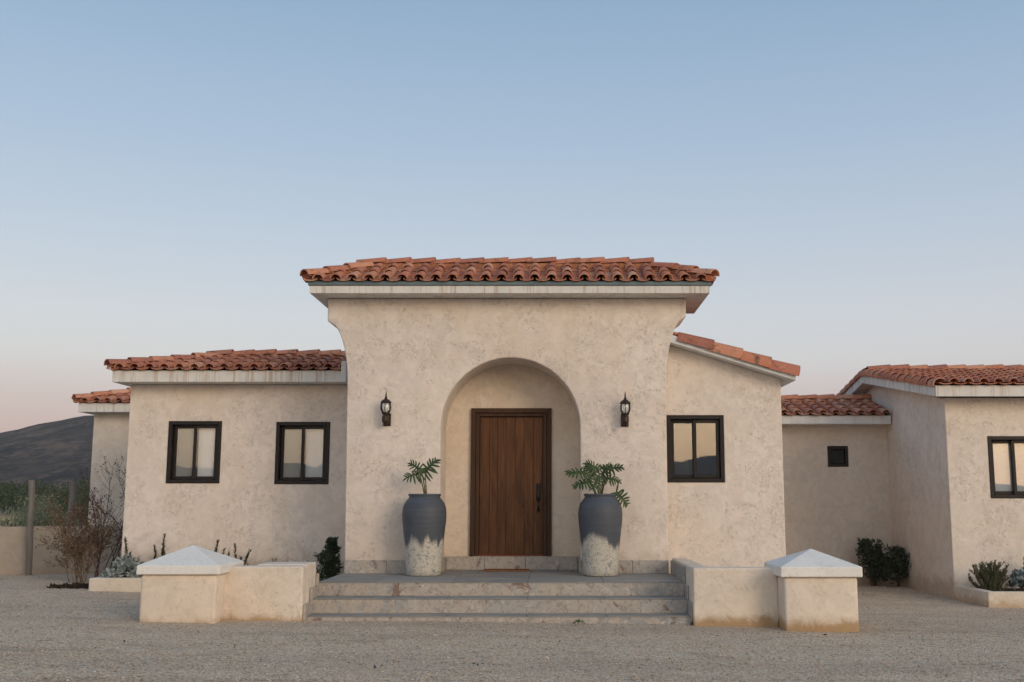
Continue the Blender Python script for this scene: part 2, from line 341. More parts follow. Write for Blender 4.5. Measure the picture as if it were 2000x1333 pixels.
def potmat():
    g = G('pot_glaze'); p = g.objpos(); x, y, z = g.sep(p)
    ang = g.math('ARCTAN2', y, x)
    cx = g.N.new('ShaderNodeCombineXYZ'); g.L.new(g.math('COSINE', ang), cx.inputs[0]); g.L.new(g.math('SINE', ang), cx.inputs[1]); g.L.new(g.math('MULTIPLY', z, .5), cx.inputs[2])
    oi = g.rand(); ad = g.N.new('ShaderNodeVectorMath'); ad.operation = 'ADD'; g.L.new(cx.outputs[0], ad.inputs[0])
    cc = g.N.new('ShaderNodeCombineXYZ'); g.L.new(g.math('MULTIPLY', oi, 50.0), cc.inputs[0]); g.L.new(cc.outputs[0], ad.inputs[1])
    wave = g.noise(1.25, 3, .5, .3, ad.outputs[0]); edge = g.noise(30, 5, .7, 0, p)
    zz = g.math('ADD', z, g.math('ADD', g.math('MULTIPLY', g.math('SUBTRACT', wave, .5), -.70), g.math('MULTIPLY', g.math('SUBTRACT', edge, .5), -.03)))
    low = g.rng(zz, .365, .465, 1, 0)
    speck = g.noise(26, 6, .75, 1.2, p); sp2 = g.vor(34, p)
    ring = g.noise(1, 4, .6, .2, g.mapv((1.5, 1.5, 38), src=p)); cloud = g.noise(4, 4, .6, .5, p)
    blue = g.mix(g.rng(ring, .2, .85), (.058,.068,.088), (.080,.092,.114)); blue = g.mix(g.math('MULTIPLY', g.rng(cloud, .45, .7), .5), blue, (.060,.058,.062))
    white = g.mix(g.rng(speck, .50, .60), (.53,.49,.42), (.23,.245,.26)); white = g.mix(g.math('MULTIPLY', g.rng(sp2, .0, .25, 1, 0), .35), white, (.62,.58,.50))
    c = g.mix(low, blue, white)
    h = g.math('ADD', g.math('MULTIPLY', g.math('MULTIPLY', speck, low), 1.0), g.math('MULTIPLY', ring, .05))
    return g.bsdf(c, g.mix(low, (.55,.55,.55), (.9,.9,.9)), g.bump(h, .7, .012), .35)
M['pot'] = potmat()
M['soil'] = plain('dark_soil', (.045,.032,.024), .98, .05, var=.4, scale=30, bump=.8)
M['mat_rust'] = plain('rust_doormat', (.20,.085,.035), .95, .1, var=.35, scale=60, bump=.6)
M['philo'] = leafmat('philodendron_leaf', (.020,.042,.013), (.070,.105,.03), .4, .2)
M['philo_stem'] = plain('philodendron_stem', (.085,.085,.038), .6)
M['rosemary'] = leafmat('rosemary_leaf', (.022,.034,.020), (.055,.070,.040), .6)
M['darkshrub'] = leafmat('dark_shrub_leaf', (.026,.038,.021), (.085,.105,.06), .6)
M['darkshrub2'] = leafmat('deep_green_leaf', (.02,.034,.016), (.06,.085,.04), .6)
M['silver'] = leafmat('silver_leaf', (.12,.155,.16), (.50,.55,.54), .8, .15)
M['olive'] = leafmat('olive_leaf', (.075,.09,.05), (.19,.19,.12), .7)
M['vine'] = leafmat('vine_leaf', (.028,.045,.02), (.085,.11,.05), .7)
M['sage'] = leafmat('sage_leaf', (.13,.155,.095), (.27,.29,.19), .8)
M['drygrass'] = leafmat('dry_grass', (.26,.225,.16), (.44,.39,.29), .9)
M['twig'] = plain('dead_twig', (.085,.055,.050), .9, .1, var=.3)
M['drytwig'] = plain('dry_brown_twig', (.17,.115,.075), .9, .1, var=.35)
M['bark'] = plain('stem_bark', (.09,.06,.04), .9, .1, var=.3)
M['redstem'] = plain('reddish_stem', (.15,.085,.055), .9, .1, var=.3)
M['post'] = woodmat('weathered_post', (.17,.155,.14), (.27,.25,.23), (.12,.105,.09))

# ================================================================== ground and hills
def axis(lo, hi, step, far):
    a = []; v = lo
    while v < hi+1e-6: a.append(v); v += step
    l = []; d = step; v = lo
    while v > -far: d *= 1.35; v -= d; l.append(v)
    r = []; d = step; v = a[-1]
    while v < far: d *= 1.35; v += d; r.append(v)
    return l[::-1] + a + r
def build_ground():
    xs = axis(-13, 11, .22, 2300); ys = axis(5, 24, .22, 2300); g = MB(); nx = len(xs)
    for y in ys:
        for x in xs:
            k = max(0, 1 - max(0, abs(x)-14, abs(y-14)-12)/10)
            z = ground_z(x) + k*(.022*mnoise.noise((x*.55, y*.8, 3)) + .010*mnoise.noise((x*2.1, y*2.9, 9)))
            g.v.append((x, y, z))
    for j in range(len(ys)-1):
        for i in range(nx-1): g.f.append((j*nx+i, j*nx+i+1, (j+1)*nx+i+1, (j+1)*nx+i))
    tag(g.build('gravel_ground', M['gravel'], smooth=True, fix=False), kind='structure')
build_ground()

def build_hill(name, pts, base_y, depth, seed, amp, sgn=1):
    """a ridge whose crest follows pts (x, height), standing from base_y over depth"""
    g = MB(); nx, ny = 150, 34; x0, x1 = pts[0][0], pts[-1][0]
    def crest(x):
        for (a, h0), (b, h1) in zip(pts, pts[1:]):
            if a <= x <= b:
                t = (x-a)/(b-a); return h0 + (h1-h0)*(t*t*(3-2*t))
        return pts[-1][1]
    for j in range(ny):
        t = j/(ny-1)
        for i in range(nx):
            x = x0 + (x1-x0)*i/(nx-1); prof = math.sin(math.pi*min(1, t*.5/.62)) if t < .62 else math.cos(math.pi/2*(t-.62)/.38)
            prof = max(0, min(1, t/.62))**1.15 if t < .62 else math.cos(math.pi/2*(t-.62)/.38)
            n = mnoise.fractal((x*.006+seed, t*3.2, seed), .9, 2.0, 6)
            ridge = 1-abs(mnoise.noise((x*.011+seed, t*1.1, 4)))
            z = -1 + crest(x)*prof*(1 + amp*n*(1-.75*prof)) - crest(x)*.10*(ridge-.6)*prof*(1-prof)*3
            g.v.append((x, base_y + sgn*depth*t, z))
    for j in range(ny-1):
        for i in range(nx-1): g.f.append((j*nx+i, j*nx+i+1, (j+1)*nx+i+1, (j+1)*nx+i))
    return tag(g.build(name, M['hill'], smooth=True), kind='structure')
build_hill('hill', [(-1300, 4), (-760, 28), (-520, 50), (-450, 57), (-426, 61), (-409, 66), (-375, 72), (-330, 80), (-280, 74), (-180, 42), (-60, 13), (60, 3)], 480, 640, 3.0, .12)
build_hill('hill_range_behind', [(-2400, 40), (-1500, 66), (-1000, 50), (-760, 74), (-640, 60), (-560, 55), (-473, 74), (-444, 58), (-410, 80), (-250, 62), (0, 55), (150, 62), (231, 74), (300, 86), (450, 70), (640, 48), (800, 32), (1000, 24), (1500, 60), (2400, 40)], -1500, 700, 8.0, .1, -1)

# ================================================================== roof tiles
def arc_mesh(name, length, w0, w1, h0, h1, th, seg, convex=True):
    """barrel tile: half pipe along +Y (upslope), w0/h0 at the low end, w1/h1 at the high end"""
    g = MB(); n = seg+1
    for (y, w, h) in ((0, w0, h0), (length*.5, (w0+w1)/2, (h0+h1)/2), (length, w1, h1)):
        for lay in (0, 1):
            for k in range(n):
                a = math.pi*k/seg; ww = w-lay*th; hh = h-lay*th
                z = math.sin(a)*hh if convex else -math.sin(a)*hh
                g.v.append((-math.cos(a)*ww, y, z))
    def idx(r, lay, k): return r*2*n + lay*n + k
    for r in range(2):
        for k in range(seg):
            g.f.append((idx(r,0,k), idx(r,0,k+1), idx(r+1,0,k+1), idx(r+1,0,k)))
            g.f.append((idx(r,1,k+1), idx(r,1,k), idx(r+1,1,k), idx(r+1,1,k+1)))
        for k in (0, seg): g.f.append((idx(r,0,k), idx(r+1,0,k), idx(r+1,1,k), idx(r,1,k)))
    for r in (0, 2):
        for k in range(seg): g.f.append((idx(r,0,k), idx(r,0,k+1), idx(r,1,k+1), idx(r,1,k)))
    me = bpy.data.meshes.new(name); me.from_pydata(g.v, [], g.f)
    bm = bmesh.new(); bm.from_mesh(me); bmesh.ops.recalc_face_normals(bm, faces=bm.faces); 
    for e in bm.edges:
        if e.calc_face_angle(0) > R(50): e.smooth = False
    for f_ in bm.faces: f_.smooth = True
    bm.to_mesh(me); bm.free(); me.materials.append(M['tile']); return me
COVER = arc_mesh('cover_tile', .42, .076, .062, .070, .056, .013, 8)
PAN = arc_mesh('pan_tile', .42, .096, .106, .034, .038, .012, 6, False)
RIDGE = arc_mesh('ridge_tile', .42, .105, .090, .085, .072, .015, 8)
VERGE = arc_mesh('verge_tile', .50, .135, .118, .165, .145, .016, 10)
SP = .222
class Tiler:
    def __init__(s, roof): s.roof = roof; s.off = wloc(roof); s.field = MB()
    def put(s, name, me, mat4, clips=(), joined=False):
        vs = [mat4 @ v.co for v in me.vertices]
        state = 1
        for p, n in clips:
            ins = [(v-p).dot(n) > 0 for v in vs]
            if not any(ins): return None
            if not all(ins): state = 2
        if joined or state == 2:
            bm = bmesh.new(); bm.from_mesh(me); bm.transform(mat4)
            for p, n in clips:
                bmesh.ops.bisect_plane(bm, geom=bm.verts[:]+bm.edges[:]+bm.faces[:], plane_co=p, plane_no=n, clear_inner=True)
            if not bm.faces: bm.free(); return None
            if joined:
                bm.verts.index_update(); s.field.add([v.co.copy() for v in bm.verts], [[v.index for v in f.verts] for f in bm.faces]); bm.free(); return None
            if sum(f.calc_area() for f in bm.faces) < .018: bm.free(); return None
            o_ = mat4.translation - s.off
            bm.transform(Matrix.Translation(-mat4.translation))
            m2 = bpy.data.meshes.new(me.name+'_cut'); bm.to_mesh(m2); bm.free(); m2.materials.append(M['tile'])
            o = bpy.data.objects.new(name, m2); o.location = o_
        else:
            o = bpy.data.objects.new(name, me); o.matrix_local = Matrix.Translation(-s.off) @ mat4
        C.objects.link(o); o.parent = s.roof; return o
    def frame(s, org, u, up, nrm, tilt=0, yaw=0, roll=0):
        m = Matrix((u, up, nrm)).transposed().to_4x4(); m.translation = org
        return m @ Matrix.Rotation(roll, 4, 'Y') @ Matrix.Rotation(yaw, 4, 'Z') @ Matrix.Rotation(tilt, 4, 'X')
    def slope(s, eave0, u, up, width, length, clips=(), start=0, joined=False, expo=.33, over=.06, skip_cover=()):
        """eave0: left eave corner on the deck; u along the eave, up the slope (unit)"""
        u = Vector(u).normalized(); up = Vector(up).normalized(); nrm = u.cross(up).normalized()
        if nrm.z < 0: nrm = -nrm; 
        e0 = Vector(eave0); cols = int(width/SP)+1; rows = int(math.ceil((length+over)/expo))
        xax = up.cross(nrm)
        for c in range(cols):
            dx = random.uniform(-.006, .006)
            for r in range(rows):
                d = -over + r*expo + random.uniform(-.008, .008)
                if d > length - .05: continue
                jt = lambda a: random.uniform(-a, a)
                p = e0 + u*(start + c*SP + jt(.004)) + up*d + nrm*(.050 + r*.0008)
                s.put('pan_tile', PAN, s.frame(p, xax, up, nrm, -.035, jt(.012), jt(.02)), clips, joined)
                if c < cols:
                    p = e0 + u*(start + (c+.5)*SP + dx + jt(.006)) + up*(d-.012) + nrm*(.050 + r*.0008)
                    s.put('cover_tile', COVER, s.frame(p, xax, up, nrm, -.045+jt(.012), jt(.03), jt(.05)), clips, joined)
    def line(s, a, b, name='ridge_tile', me=None, expo=.34, lift=.03, updir=(0,0,1), jit=.012, start=-.03, joined=False):
        """overlapping cap tiles from a to b"""
        a = Vector(a); b = Vector(b); d = (b-a); L_ = d.length; d.normalize(); n = Vector(updir); n = (n - d*n.dot(d)).normalized(); x = d.cross(n)
        t = start
        while t < L_ - .12:
            p = a + d*t + n*(lift + random.uniform(-.006, .006))
            s.put(name, me or RIDGE, s.frame(p, x, d, n, -.05+random.uniform(-jit, jit), random.uniform(-.03, .03), random.uniform(-.05, .05)), (), joined); t += expo + random.uniform(-.01, .01)
    def done(s):
        if s.field.v:
            o = s.field.build('tile_field', M['tile_field'], s.roof, smooth=False); o['kind'] = 'stuff'; smooth_by_angle(o, 50)

# ================================================================== the house
house = empty('house', (-.6, 14.5, .1), 'single-storey beige stucco house with terracotta tiled roofs and arched entrance', 'house')

# --- entrance block with flared shoulders and a round-headed arch
PX0, PX1 = -2.757, 1.531; ACX, AR, ASP = -.572, .939, 2.436; FL = .50
def shoulder(x_low, x_top, z0, z1, n=14):            # concave flare from x_low at z0 out to x_top at z1
    return [(x_low + (x_top-x_low)*(1-math.sqrt(max(0, 1-(i/n)**2))), z0 + (z1-z0)*i/n) for i in range(n+1)]
left = shoulder(-2.79, -3.085, 3.0, 3.88); right = shoulder(1.533, 1.822, 2.92, 3.94)
outline = [(PX0, FL-.3)] + [(ACX-AR, FL-.3)] + [(ACX-AR*math.cos(math.pi*k/40), ASP + AR*math.sin(math.pi*k/40)) for k in range(41)] + [(ACX+AR, FL-.3), (PX1, FL-.3)]
outline += right + [(1.825, 4.198), (-3.088, 4.198)] + left[::-1]
mb = MB().prism_y(outline, 14.5, 15.25); w = mb.build('entrance_wall', M['portal'], house, bevel=.022, seg=3); smooth_by_angle(w, 30)
mb = MB()                                            # door wall closing the recess, with the door opening
DX0, DX1, DZ0, DZ1 = -1.155, -.022, .69, 2.745
mb.box(-2.7, DX0, 15.253, 15.45, FL-.3, 4.19).box(DX1, 1.5, 15.253, 15.45, FL-.3, 4.19).box(DX0, DX1, 15.253, 15.45, DZ1, 4.19).box(DX0, DX1, 15.253, 15.45, FL-.3, DZ0)
mb.build('door_wall', M['recess'], house)
MB().box(-2.745, 1.52, 15.453, 16.29, .1, 3.15).build('vestibule_wall', M['rear'], house)

def wall_holes(x0, x1, z0, z1, y0, y1, holes):
    xs = sorted({x0, x1, *[h[0] for h in holes], *[h[1] for h in holes]}); zs = sorted({z0, z1, *[h[2] for h in holes], *[h[3] for h in holes]})
    def solid(i, j):
        if not (0 <= i < len(xs)-1 and 0 <= j < len(zs)-1): return False
        cx, cz = (xs[i]+xs[i+1])/2, (zs[j]+zs[j+1])/2
        return not any(h[0] < cx < h[1] and h[2] < cz < h[3] for h in holes)
    g = MB()
    for i in range(len(xs)-1):
        for j in range(len(zs)-1):
            if not solid(i, j): continue
            a, b, c, d = xs[i], xs[i+1], zs[j], zs[j+1]
            g.add([(a,y0,c),(b,y0,c),(b,y0,d),(a,y0,d)], [(0,1,2,3)]); g.add([(a,y1,c),(b,y1,c),(b,y1,d),(a,y1,d)], [(3,2,1,0)])
            if not solid(i-1, j): g.add([(a,y0,c),(a,y1,c),(a,y1,d),(a,y0,d)], [(3,2,1,0)])
            if not solid(i+1, j): g.add([(b,y0,c),(b,y1,c),(b,y1,d),(b,y0,d)], [(0,1,2,3)])
            if not solid(i, j-1): g.add([(a,y0,c),(b,y0,c),(b,y1,c),(a,y1,c)], [(3,2,1,0)])
            if not solid(i, j+1): g.add([(a,y0,d),(b,y0,d),(b,y1,d),(a,y1,d)], [(0,1,2,3)])
    return g
WL1 = (-5.815, -5.02, 1.713, 2.640); WL2 = (-4.184, -3.378, 1.700, 2.628)
WR = (1.562, 2.337, 1.701, 2.608); WF = (6.575, 7.36, 1.49, 2.412); WS = (4.885, 5.242, 2.050, 2.410)
wall_holes(-6.43, -2.746, -.1, 3.20, 16.3, 16.52, [WL1, WL2]).build('wing_wall', M['wing'], house, merge=1e-4, bevel=.012)
MB().box(-6.427, -6.23, 16.523, 18.0, -.1, 3.2).box(-6.43, 3.1, 18.003, 18.2, -.1, 3.2).build('wing_back_wall', M['rear'], house)
# right wing: gable-fronted, roof falling to the right
def rake(x): return 3.66 - .308*(x-1.53)
g = wall_holes(1.534, 3.14, -.1, 3.10, 14.75, 14.95, [WR])
g.v = [(x, y, rake(x)-.05) if abs(z-3.10) < 1e-6 else (x, y, z) for x, y, z in g.v]
g.build('right_wing_wall', M['rwing'], house, merge=1e-4, bevel=.012)
MB().box(2.94, 3.14, 14.953, 20.4, -.1, 3.05).build('right_wing_side_wall', M['rear'], house)
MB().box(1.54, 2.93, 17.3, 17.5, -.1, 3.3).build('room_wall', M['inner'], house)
# rear link with the small square window
wall_holes(3.143, 5.96, -.2, 2.79, 19.2, 19.4, [WS]).build('link_wall', M['rear'], house, merge=1e-4, bevel=.008)
MB().box(3.143, 5.93, 20.8, 21.0, -.2, 2.79).build('link_back_wall', M['rear'], house)
# far right gabled block
wall_holes(5.95, 11.0, -.2, 3.0, 16.3, 16.5, [WF]).build('right_block_wall', M['rwing'], house, merge=1e-4, bevel=.012)
MB().prism_x([(16.36, -.2), (23.2, -.2), (23.2, 3.0), (19.7, 3.62), (16.36, 2.99)], 5.9515, 6.15).build('right_block_gable', M['rwing'], house)
MB().box(10.8, 11, 16.503, 23.2, -.2, 3).box(6.153, 10.8, 23.0, 23.2, -.2, 3).box(6.153, 10.8, 18.3, 18.45, -.2, 3).build('right_block_back_wall', M['rear'], house)
# far left block
MB().box(-8.75, -6.6, 20.5, 20.7, 0, 3.10).box(-8.75, -8.55, 20.703, 24, 0, 3.10).box(-6.8, -6.6, 18.2, 20.49, 0, 3.10).build('left_rear_wall', M['rear'], house)

# --- stone skirting of the entrance, tile by tile
def skirting(x0, x1, y, z0, z1, xs, th=.022):
    ed = [x0] + [x for x in xs if x0 < x < x1] + [x1]
    for a, b in zip(ed, ed[1:]):
        MB().box(a+.002, b-.002, y-th-random.uniform(0, .003), y+.004, z0, z1+random.uniform(-.003, .003)).build('skirting_tile', M['stone'], house, bevel=.004, seg=1)
skirting(PX0, ACX-AR-.004, 14.5, FL, .675, [-2.2]); skirting(ACX+AR+.004, PX1, 14.5, FL, .672, [1.05])
skirting(ACX-AR+.024, ACX+AR-.024, 15.25, FL, .685, [-.95, -.38, .1])
for sx, d in ((ACX-AR, 1), (ACX+AR, -1)):
    MB().box(min(sx-.004*d, sx+.02*d), max(sx-.004*d, sx+.02*d), 14.48, 15.226, FL, .68).build('skirting_tile', M['stone'], house, bevel=.004, seg=1)

# --- windows
def window(x0, x1, z0, z1, y, blind, single=False, screen=True, kind=0):
    fr = .055; d0, d1 = y+.045, y+.13
    win = bpy.data.objects.new('window', None); C.objects.link(win); win.parent = house; win.location = Vector((x0, y, z0)) - wloc(house)
    def ring(name, a, b, c, d, t, ya, yb, tb=None):
        tb = tb or t
        g = MB(); g.box(a, a+t, ya, yb, c, d).box(b-t, b, ya, yb, c, d).box(a+t, b-t, ya, yb, d-t, d).box(a+t, b-t, ya, yb, c, c+tb)
        return g.build(name, M['frame'], win, bevel=.004, seg=1)
    ring('window_frame', x0-.004, x1+.004, z0-.004, z1+.004, fr, y-.012, y+.125)
    ix0, ix1, iz0, iz1 = x0+fr+.001, x1-fr-.001, z0+fr+.001, z1-fr-.001; mid = (ix0+ix1)/2
    if single:
        ring('sash', ix0, ix1, iz0, iz1, .028, y+.05, y+.085)
        MB().box(ix0+.026, ix1-.026, y+.062, y+.067, iz0+.026, iz1-.026).build('pane', M['glass'], win)
        MB().box(ix0+.002, ix1-.002, y+.040, y+.042, iz0+.002, iz1-.002).build('insect_screen', plain('dark_screen', (.035,.037,.035), .8, .1, bump=0), win)
    else:
        for a, b, yy in ((ix0, mid+.028, .075), (mid-.028, ix1, .028)):
            ring('sash', a, b, iz0, iz1, .046, y+yy, y+yy+.038)
            MB().box(a+.042, b-.042, y+yy+.014, y+yy+.019, iz0+.042, iz1-.042).build('pane', M['glass' if kind == 0 else 'glass_dark'], win)
        if screen:
            MB().box(ix0+.05, mid-.02, y+.119, y+.121, iz0+.05, iz1-.05).build('insect_screen', M['screen' if kind == 0 else 'screen_dark'], win)
    if blind:
        MB().box(x0+.01, x1-.01, y+.1255, y+.1285, z0+.01, z1-.01).build('blind', M['blind'], win)
    return win
for a, b in ((WL1, 16.3), (WL2, 16.3)): window(*a, b, True)
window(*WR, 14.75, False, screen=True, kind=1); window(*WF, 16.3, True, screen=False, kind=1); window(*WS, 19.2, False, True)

# --- the front door
door = bpy.data.objects.new('door', None); C.objects.link(door); door.parent = house; door.location = Vector((DX0, 15.25, DZ0)) - wloc(house)
a, b, c, d = DX0, DX1, DZ0, DZ1
MB().box(a-.003, a+.062, 15.205, 15.36, c, d+.003).box(b-.062, b+.003, 15.205, 15.36, c, d+.003).build('door_jamb', M['wood_frame'], door, bevel=.006)
MB().box(a+.063, b-.063, 15.206, 15.36, d-.062, d+.003).build('door_head', M['wood_frame'], door, bevel=.006)
MB().box(a+.064, a+.118, 15.235, 15.36, c, d-.063).box(b-.118, b-.064, 15.235, 15.36, c, d-.063).build('door_stop', M['wood_frame'], door, bevel=.006)
MB().box(a+.119, b-.119, 15.236, 15.36, d-.112, d-.064).build('door_stop', M['wood_frame'], door, bevel=.006)
pw = [.128, .106, .112, .122, .118, .122, .124]; tot = sum(pw); xx = a+.121; avail = (b-a)-.242
for k, q in enumerate(pw):
    x2 = xx + q/tot*avail
    MB().box(xx+.0011, x2-.0011, 15.285+random.uniform(0, .001), 15.33, c+.022, d-.116).build('plank', M['wood'], door, bevel=.003, seg=1); xx = x2
MB().box(a+.119, b-.119, 15.24, 15.36, c-.002, c+.02).build('threshold', plain('threshold_oak', (.16,.05,.028), .5), door)
hx, hz = -.205, 1.36
h = MB(); h.box(hx-.030, hx+.030, 15.268, 15.284, hz+.09, hz+.33)
h.build('handle_plate', M['iron'], door, bevel=.008)
MB().tube([(hx, 15.275, hz+.14), (hx, 15.225, hz+.12), (hx, 15.208, hz+.08), (hx, 15.208, hz+.02), (hx, 15.225, hz-.03), (hx, 15.285, hz-.045)], [.013, .013, .011, .013, .012, .014], 8).build('handle_pull', M['iron'], door, smooth=True)
MB().box(hx-.016, hx+.016, 15.262, 15.284, hz-.075, hz-.015).build('handle_foot', M['iron'], door, bevel=.006)
MB().tube([(hx, 15.269, hz+.30), (hx, 15.25, hz+.30)], .016, 12).build('lock_cylinder', M['iron'], door)

# --- roofs
def roof(name, loc):
    o = bpy.data.objects.new(name, None); C.objects.link(o); o.parent = house; o.location = Vector(loc) - wloc(house); return o
# entrance roof: a small hip
rp = roof('entrance_roof', (-.58, 14.15, 4.2))
X0, X1, Y0, Y1 = -3.26, 2.10, 14.15, 15.75
MB().box(X0, X1, Y0, Y1, 4.2, 4.303).build('fascia', M['fascia'], rp, bevel=.004, seg=1)
MB().box(X0-.022, X1+.022, Y0-.022, Y1+.022, 4.305, 4.362).build('flashing', M['gutter'], rp, bevel=.006, seg=1)
RZ = 4.70; ze = 4.363; hr = (Y1-Y0)/2
def hip_deck(x0, x1, y0, y1, ze, zr, lr=True, rr=True):
    h = (y1-y0)/2; ym = (y0+y1)/2; a = x0+h if lr else x0; b = x1-h if rr else x1
    return MB().add([(x0,y0,ze),(x1,y0,ze),(x1,y1,ze),(x0,y1,ze),(a,ym,zr),(b,ym,zr)], [(0,1,5,4),(2,3,4,5),(1,2,5),(3,0,4),(0,3,2,1)])
hip_deck(X0-.01, X1+.01, Y0-.01, Y1+.01, ze, RZ).build('roof_deck', M['underlay'], rp)
def hip_tiles(roof_, x0, x1, y0, y1, ze, zr, front_range=None, left=True, right=True, expo=.33, sides=True, back=True, ridge_end=None):
    T = Tiler(roof_); h = (y1-y0)/2; rise = zr-ze; ym = (y0+y1)/2; sl = math.hypot(h, rise); s2 = math.sqrt(.5)
    fr = (0, h/sl, rise/sl)
    cl = [(Vector((x0, ym+.02, ze)), Vector((0,-1,0)))]
    if left: cl.append((Vector((x0, y0, ze)), Vector((s2, -s2, 0))))
    if right: cl.append((Vector((x1, y0, ze)), Vector((-s2, -s2, 0))))
    T.slope((x0, y0, ze), (1,0,0), fr, (front_range or x1)-x0, sl, cl, start=.0 if not left else .02, expo=expo)
    if left and sides:
        T.slope((x0, y1, ze), (0,-1,0), (h/sl, 0, rise/sl), y1-y0, sl, [(Vector((x0, y0, ze)), Vector((-s2, s2, 0))), (Vector((x0, y1, ze)), Vector((-s2, -s2, 0)))], joined=True, expo=expo)
    if right and sides:
        T.slope((x1, y0, ze), (0,1,0), (-h/sl, 0, rise/sl), y1-y0, sl, [(Vector((x1, y0, ze)), Vector((s2, s2, 0))), (Vector((x1, y1, ze)), Vector((s2, -s2, 0)))], joined=True, expo=expo)
    if back:
        c2 = [(Vector((x0, ym-.02, ze)), Vector((0,1,0)))]
        if left: c2.append((Vector((x0, y1, ze)), Vector((s2, s2, 0))))
        if right: c2.append((Vector((x1, y1, ze)), Vector((-s2, s2, 0))))
        T.slope((front_range or x1, y1, ze), (-1,0,0), (0, -h/sl, rise/sl), (front_range or x1)-x0, sl, c2, joined=True, expo=expo)
    if left: T.line((x0-.04, y0-.04, ze+.05), (x0+h-.10, ym-.10, zr+.01), 'hip_tile')
    if right: T.line((x1+.04, y0-.04, ze+.05), (x1-h+.10, ym-.10, zr+.01), 'hip_tile')
    for on, xa, xb in ((left, x0+.03, x0+h), (right, x1-.03, x1-h)):
        if on: MB().tube([(xa, y0+.03, ze+.03), (xb, ym, zr+.03)], .065, 8).build('hip_mortar', M['mortar'], roof_)
    if left and back: T.line((x0-.04, y1+.04, ze+.05), (x0+h-.10, ym+.10, zr+.01), 'hip_tile', joined=True)
    if right and back: T.line((x1+.04, y1+.04, ze+.05), (x1-h+.10, ym+.10, zr+.01), 'hip_tile', joined=True)
    return T, (x0+h if left else x0), (x1-h if right else (front_range or x1)), ym
T, ra, rb, ym = hip_tiles(rp, X0, X1, Y0, Y1, ze, RZ)
T.line((rb+.10, ym, RZ+.075), (ra-.30, ym, RZ+.065), expo=.345, lift=.02)
MB().box(ra, rb, ym-.075, ym+.075, RZ-.06, RZ+.085).build('ridge_mortar', M['mortar'], rp, bevel=.03)
T.done()
# left wing roof: eave to the camera, hipped at its left end
rl = roof('left_wing_roof', (-6.57, 15.95, 3.2)); X0, X1, Y0, Y1 = -6.577, 1.0, 15.95, 18.35; ze = 3.378; RZ = ze + .315
MB().box(X0, X1, Y0, Y1, 3.203, 3.375).build('fascia', M['fascia'], rl, bevel=.004, seg=1)
hip_deck(X0, X1, Y0, Y1, ze, RZ, True, False).build('roof_deck', M['underlay'], rl)
T, ra, rb, ym = hip_tiles(rl, X0, X1, Y0, Y1, ze, RZ, front_range=-2.9, right=False)
T.line((-2.75, ym, RZ+.06), (ra-.12, ym, RZ+.06), expo=.345)
MB().box(ra, -2.75, ym-.07, ym+.07, RZ-.05, RZ+.08).build('ridge_mortar', M['mortar'], rl, bevel=.03)
T.done()
MB().box(-3.135, -3.06, 15.80, 15.948, 3.19, 3.50).build('end_block', M['fascia_clean'], rl, bevel=.005)
# far left rear roof
rf = roof('left_rear_roof', (-8.9, 20.2, 3.1)); X0, X1, Y0, Y1 = -8.93, -6.2, 20.2, 24.2; ze = 3.273; RZ = ze + .60
MB().box(X0, X1, Y0, Y1, 3.103, 3.27).build('fascia', M['fascia'], rf, bevel=.004, seg=1)
hip_deck(X0, X1, Y0, Y1, ze, RZ, True, False).build('roof_deck', M['underlay'], rf)
T, ra, rb, ym = hip_tiles(rf, X0, X1, Y0, Y1, ze, RZ, front_range=-7.2, right=False)
T.done()
# right wing roof: a single slope seen along its verge
rr = roof('right_wing_roof', (3.2, 14.4, 3.1))
zt = lambda x: 3.722 - .308*(x-1.53)
XE = 3.30
MB().prism_y([(1.45, zt(1.45)-.11), (XE, zt(XE)-.11), (XE, zt(XE)), (1.45, zt(1.45))], 14.52, 20.5).build('fascia', M['fascia_clean'], rr, bevel=.004, seg=1)
T = Tiler(rr); un = Vector((-1, 0, .308)).normalized()
T.slope((XE, 14.78, zt(XE)+.003), (0,1,0), un, 5.4, 1.85, joined=True)
nr = Vector((.308, 0, 1)).normalized(); xax = un.cross(nr)
for k in range(4):
    p = Vector((XE, 14.60, zt(XE))) + un*(-.05 + k*.405) + nr*(-.045)
    T.put('verge_tile', VERGE, T.frame(p, xax, un, nr, -.03+random.uniform(-.008, .008), random.uniform(-.015, .015), random.uniform(-.05, .05)))
T.done()
# link roof
rk = roof('link_roof', (4.5, 18.85, 2.78)); X0, X1, Y0, Y1 = 3.28, 5.93, 18.85, 21.35; ze = 2.932; RZ = 3.255
MB().box(X0, X1, Y0, Y1, 2.783, 2.93).build('fascia', M['fascia_clean'], rk, bevel=.004, seg=1)
hip_deck(X0, X1, Y0, Y1, ze, RZ, False, False).build('roof_deck', M['underlay'], rk)
T, ra, rb, ym = hip_tiles(rk, X0, X1, Y0, Y1, ze, RZ, left=False, right=False, back=True)
T.line((X1, ym, RZ+.06), (X0, ym, RZ+.06), expo=.345); T.done()
MB().box(X0, X1-.01, ym-.08, ym+.08, RZ-.06, RZ+.075).build('ridge_mortar', M['mortar'], rk, bevel=.03)
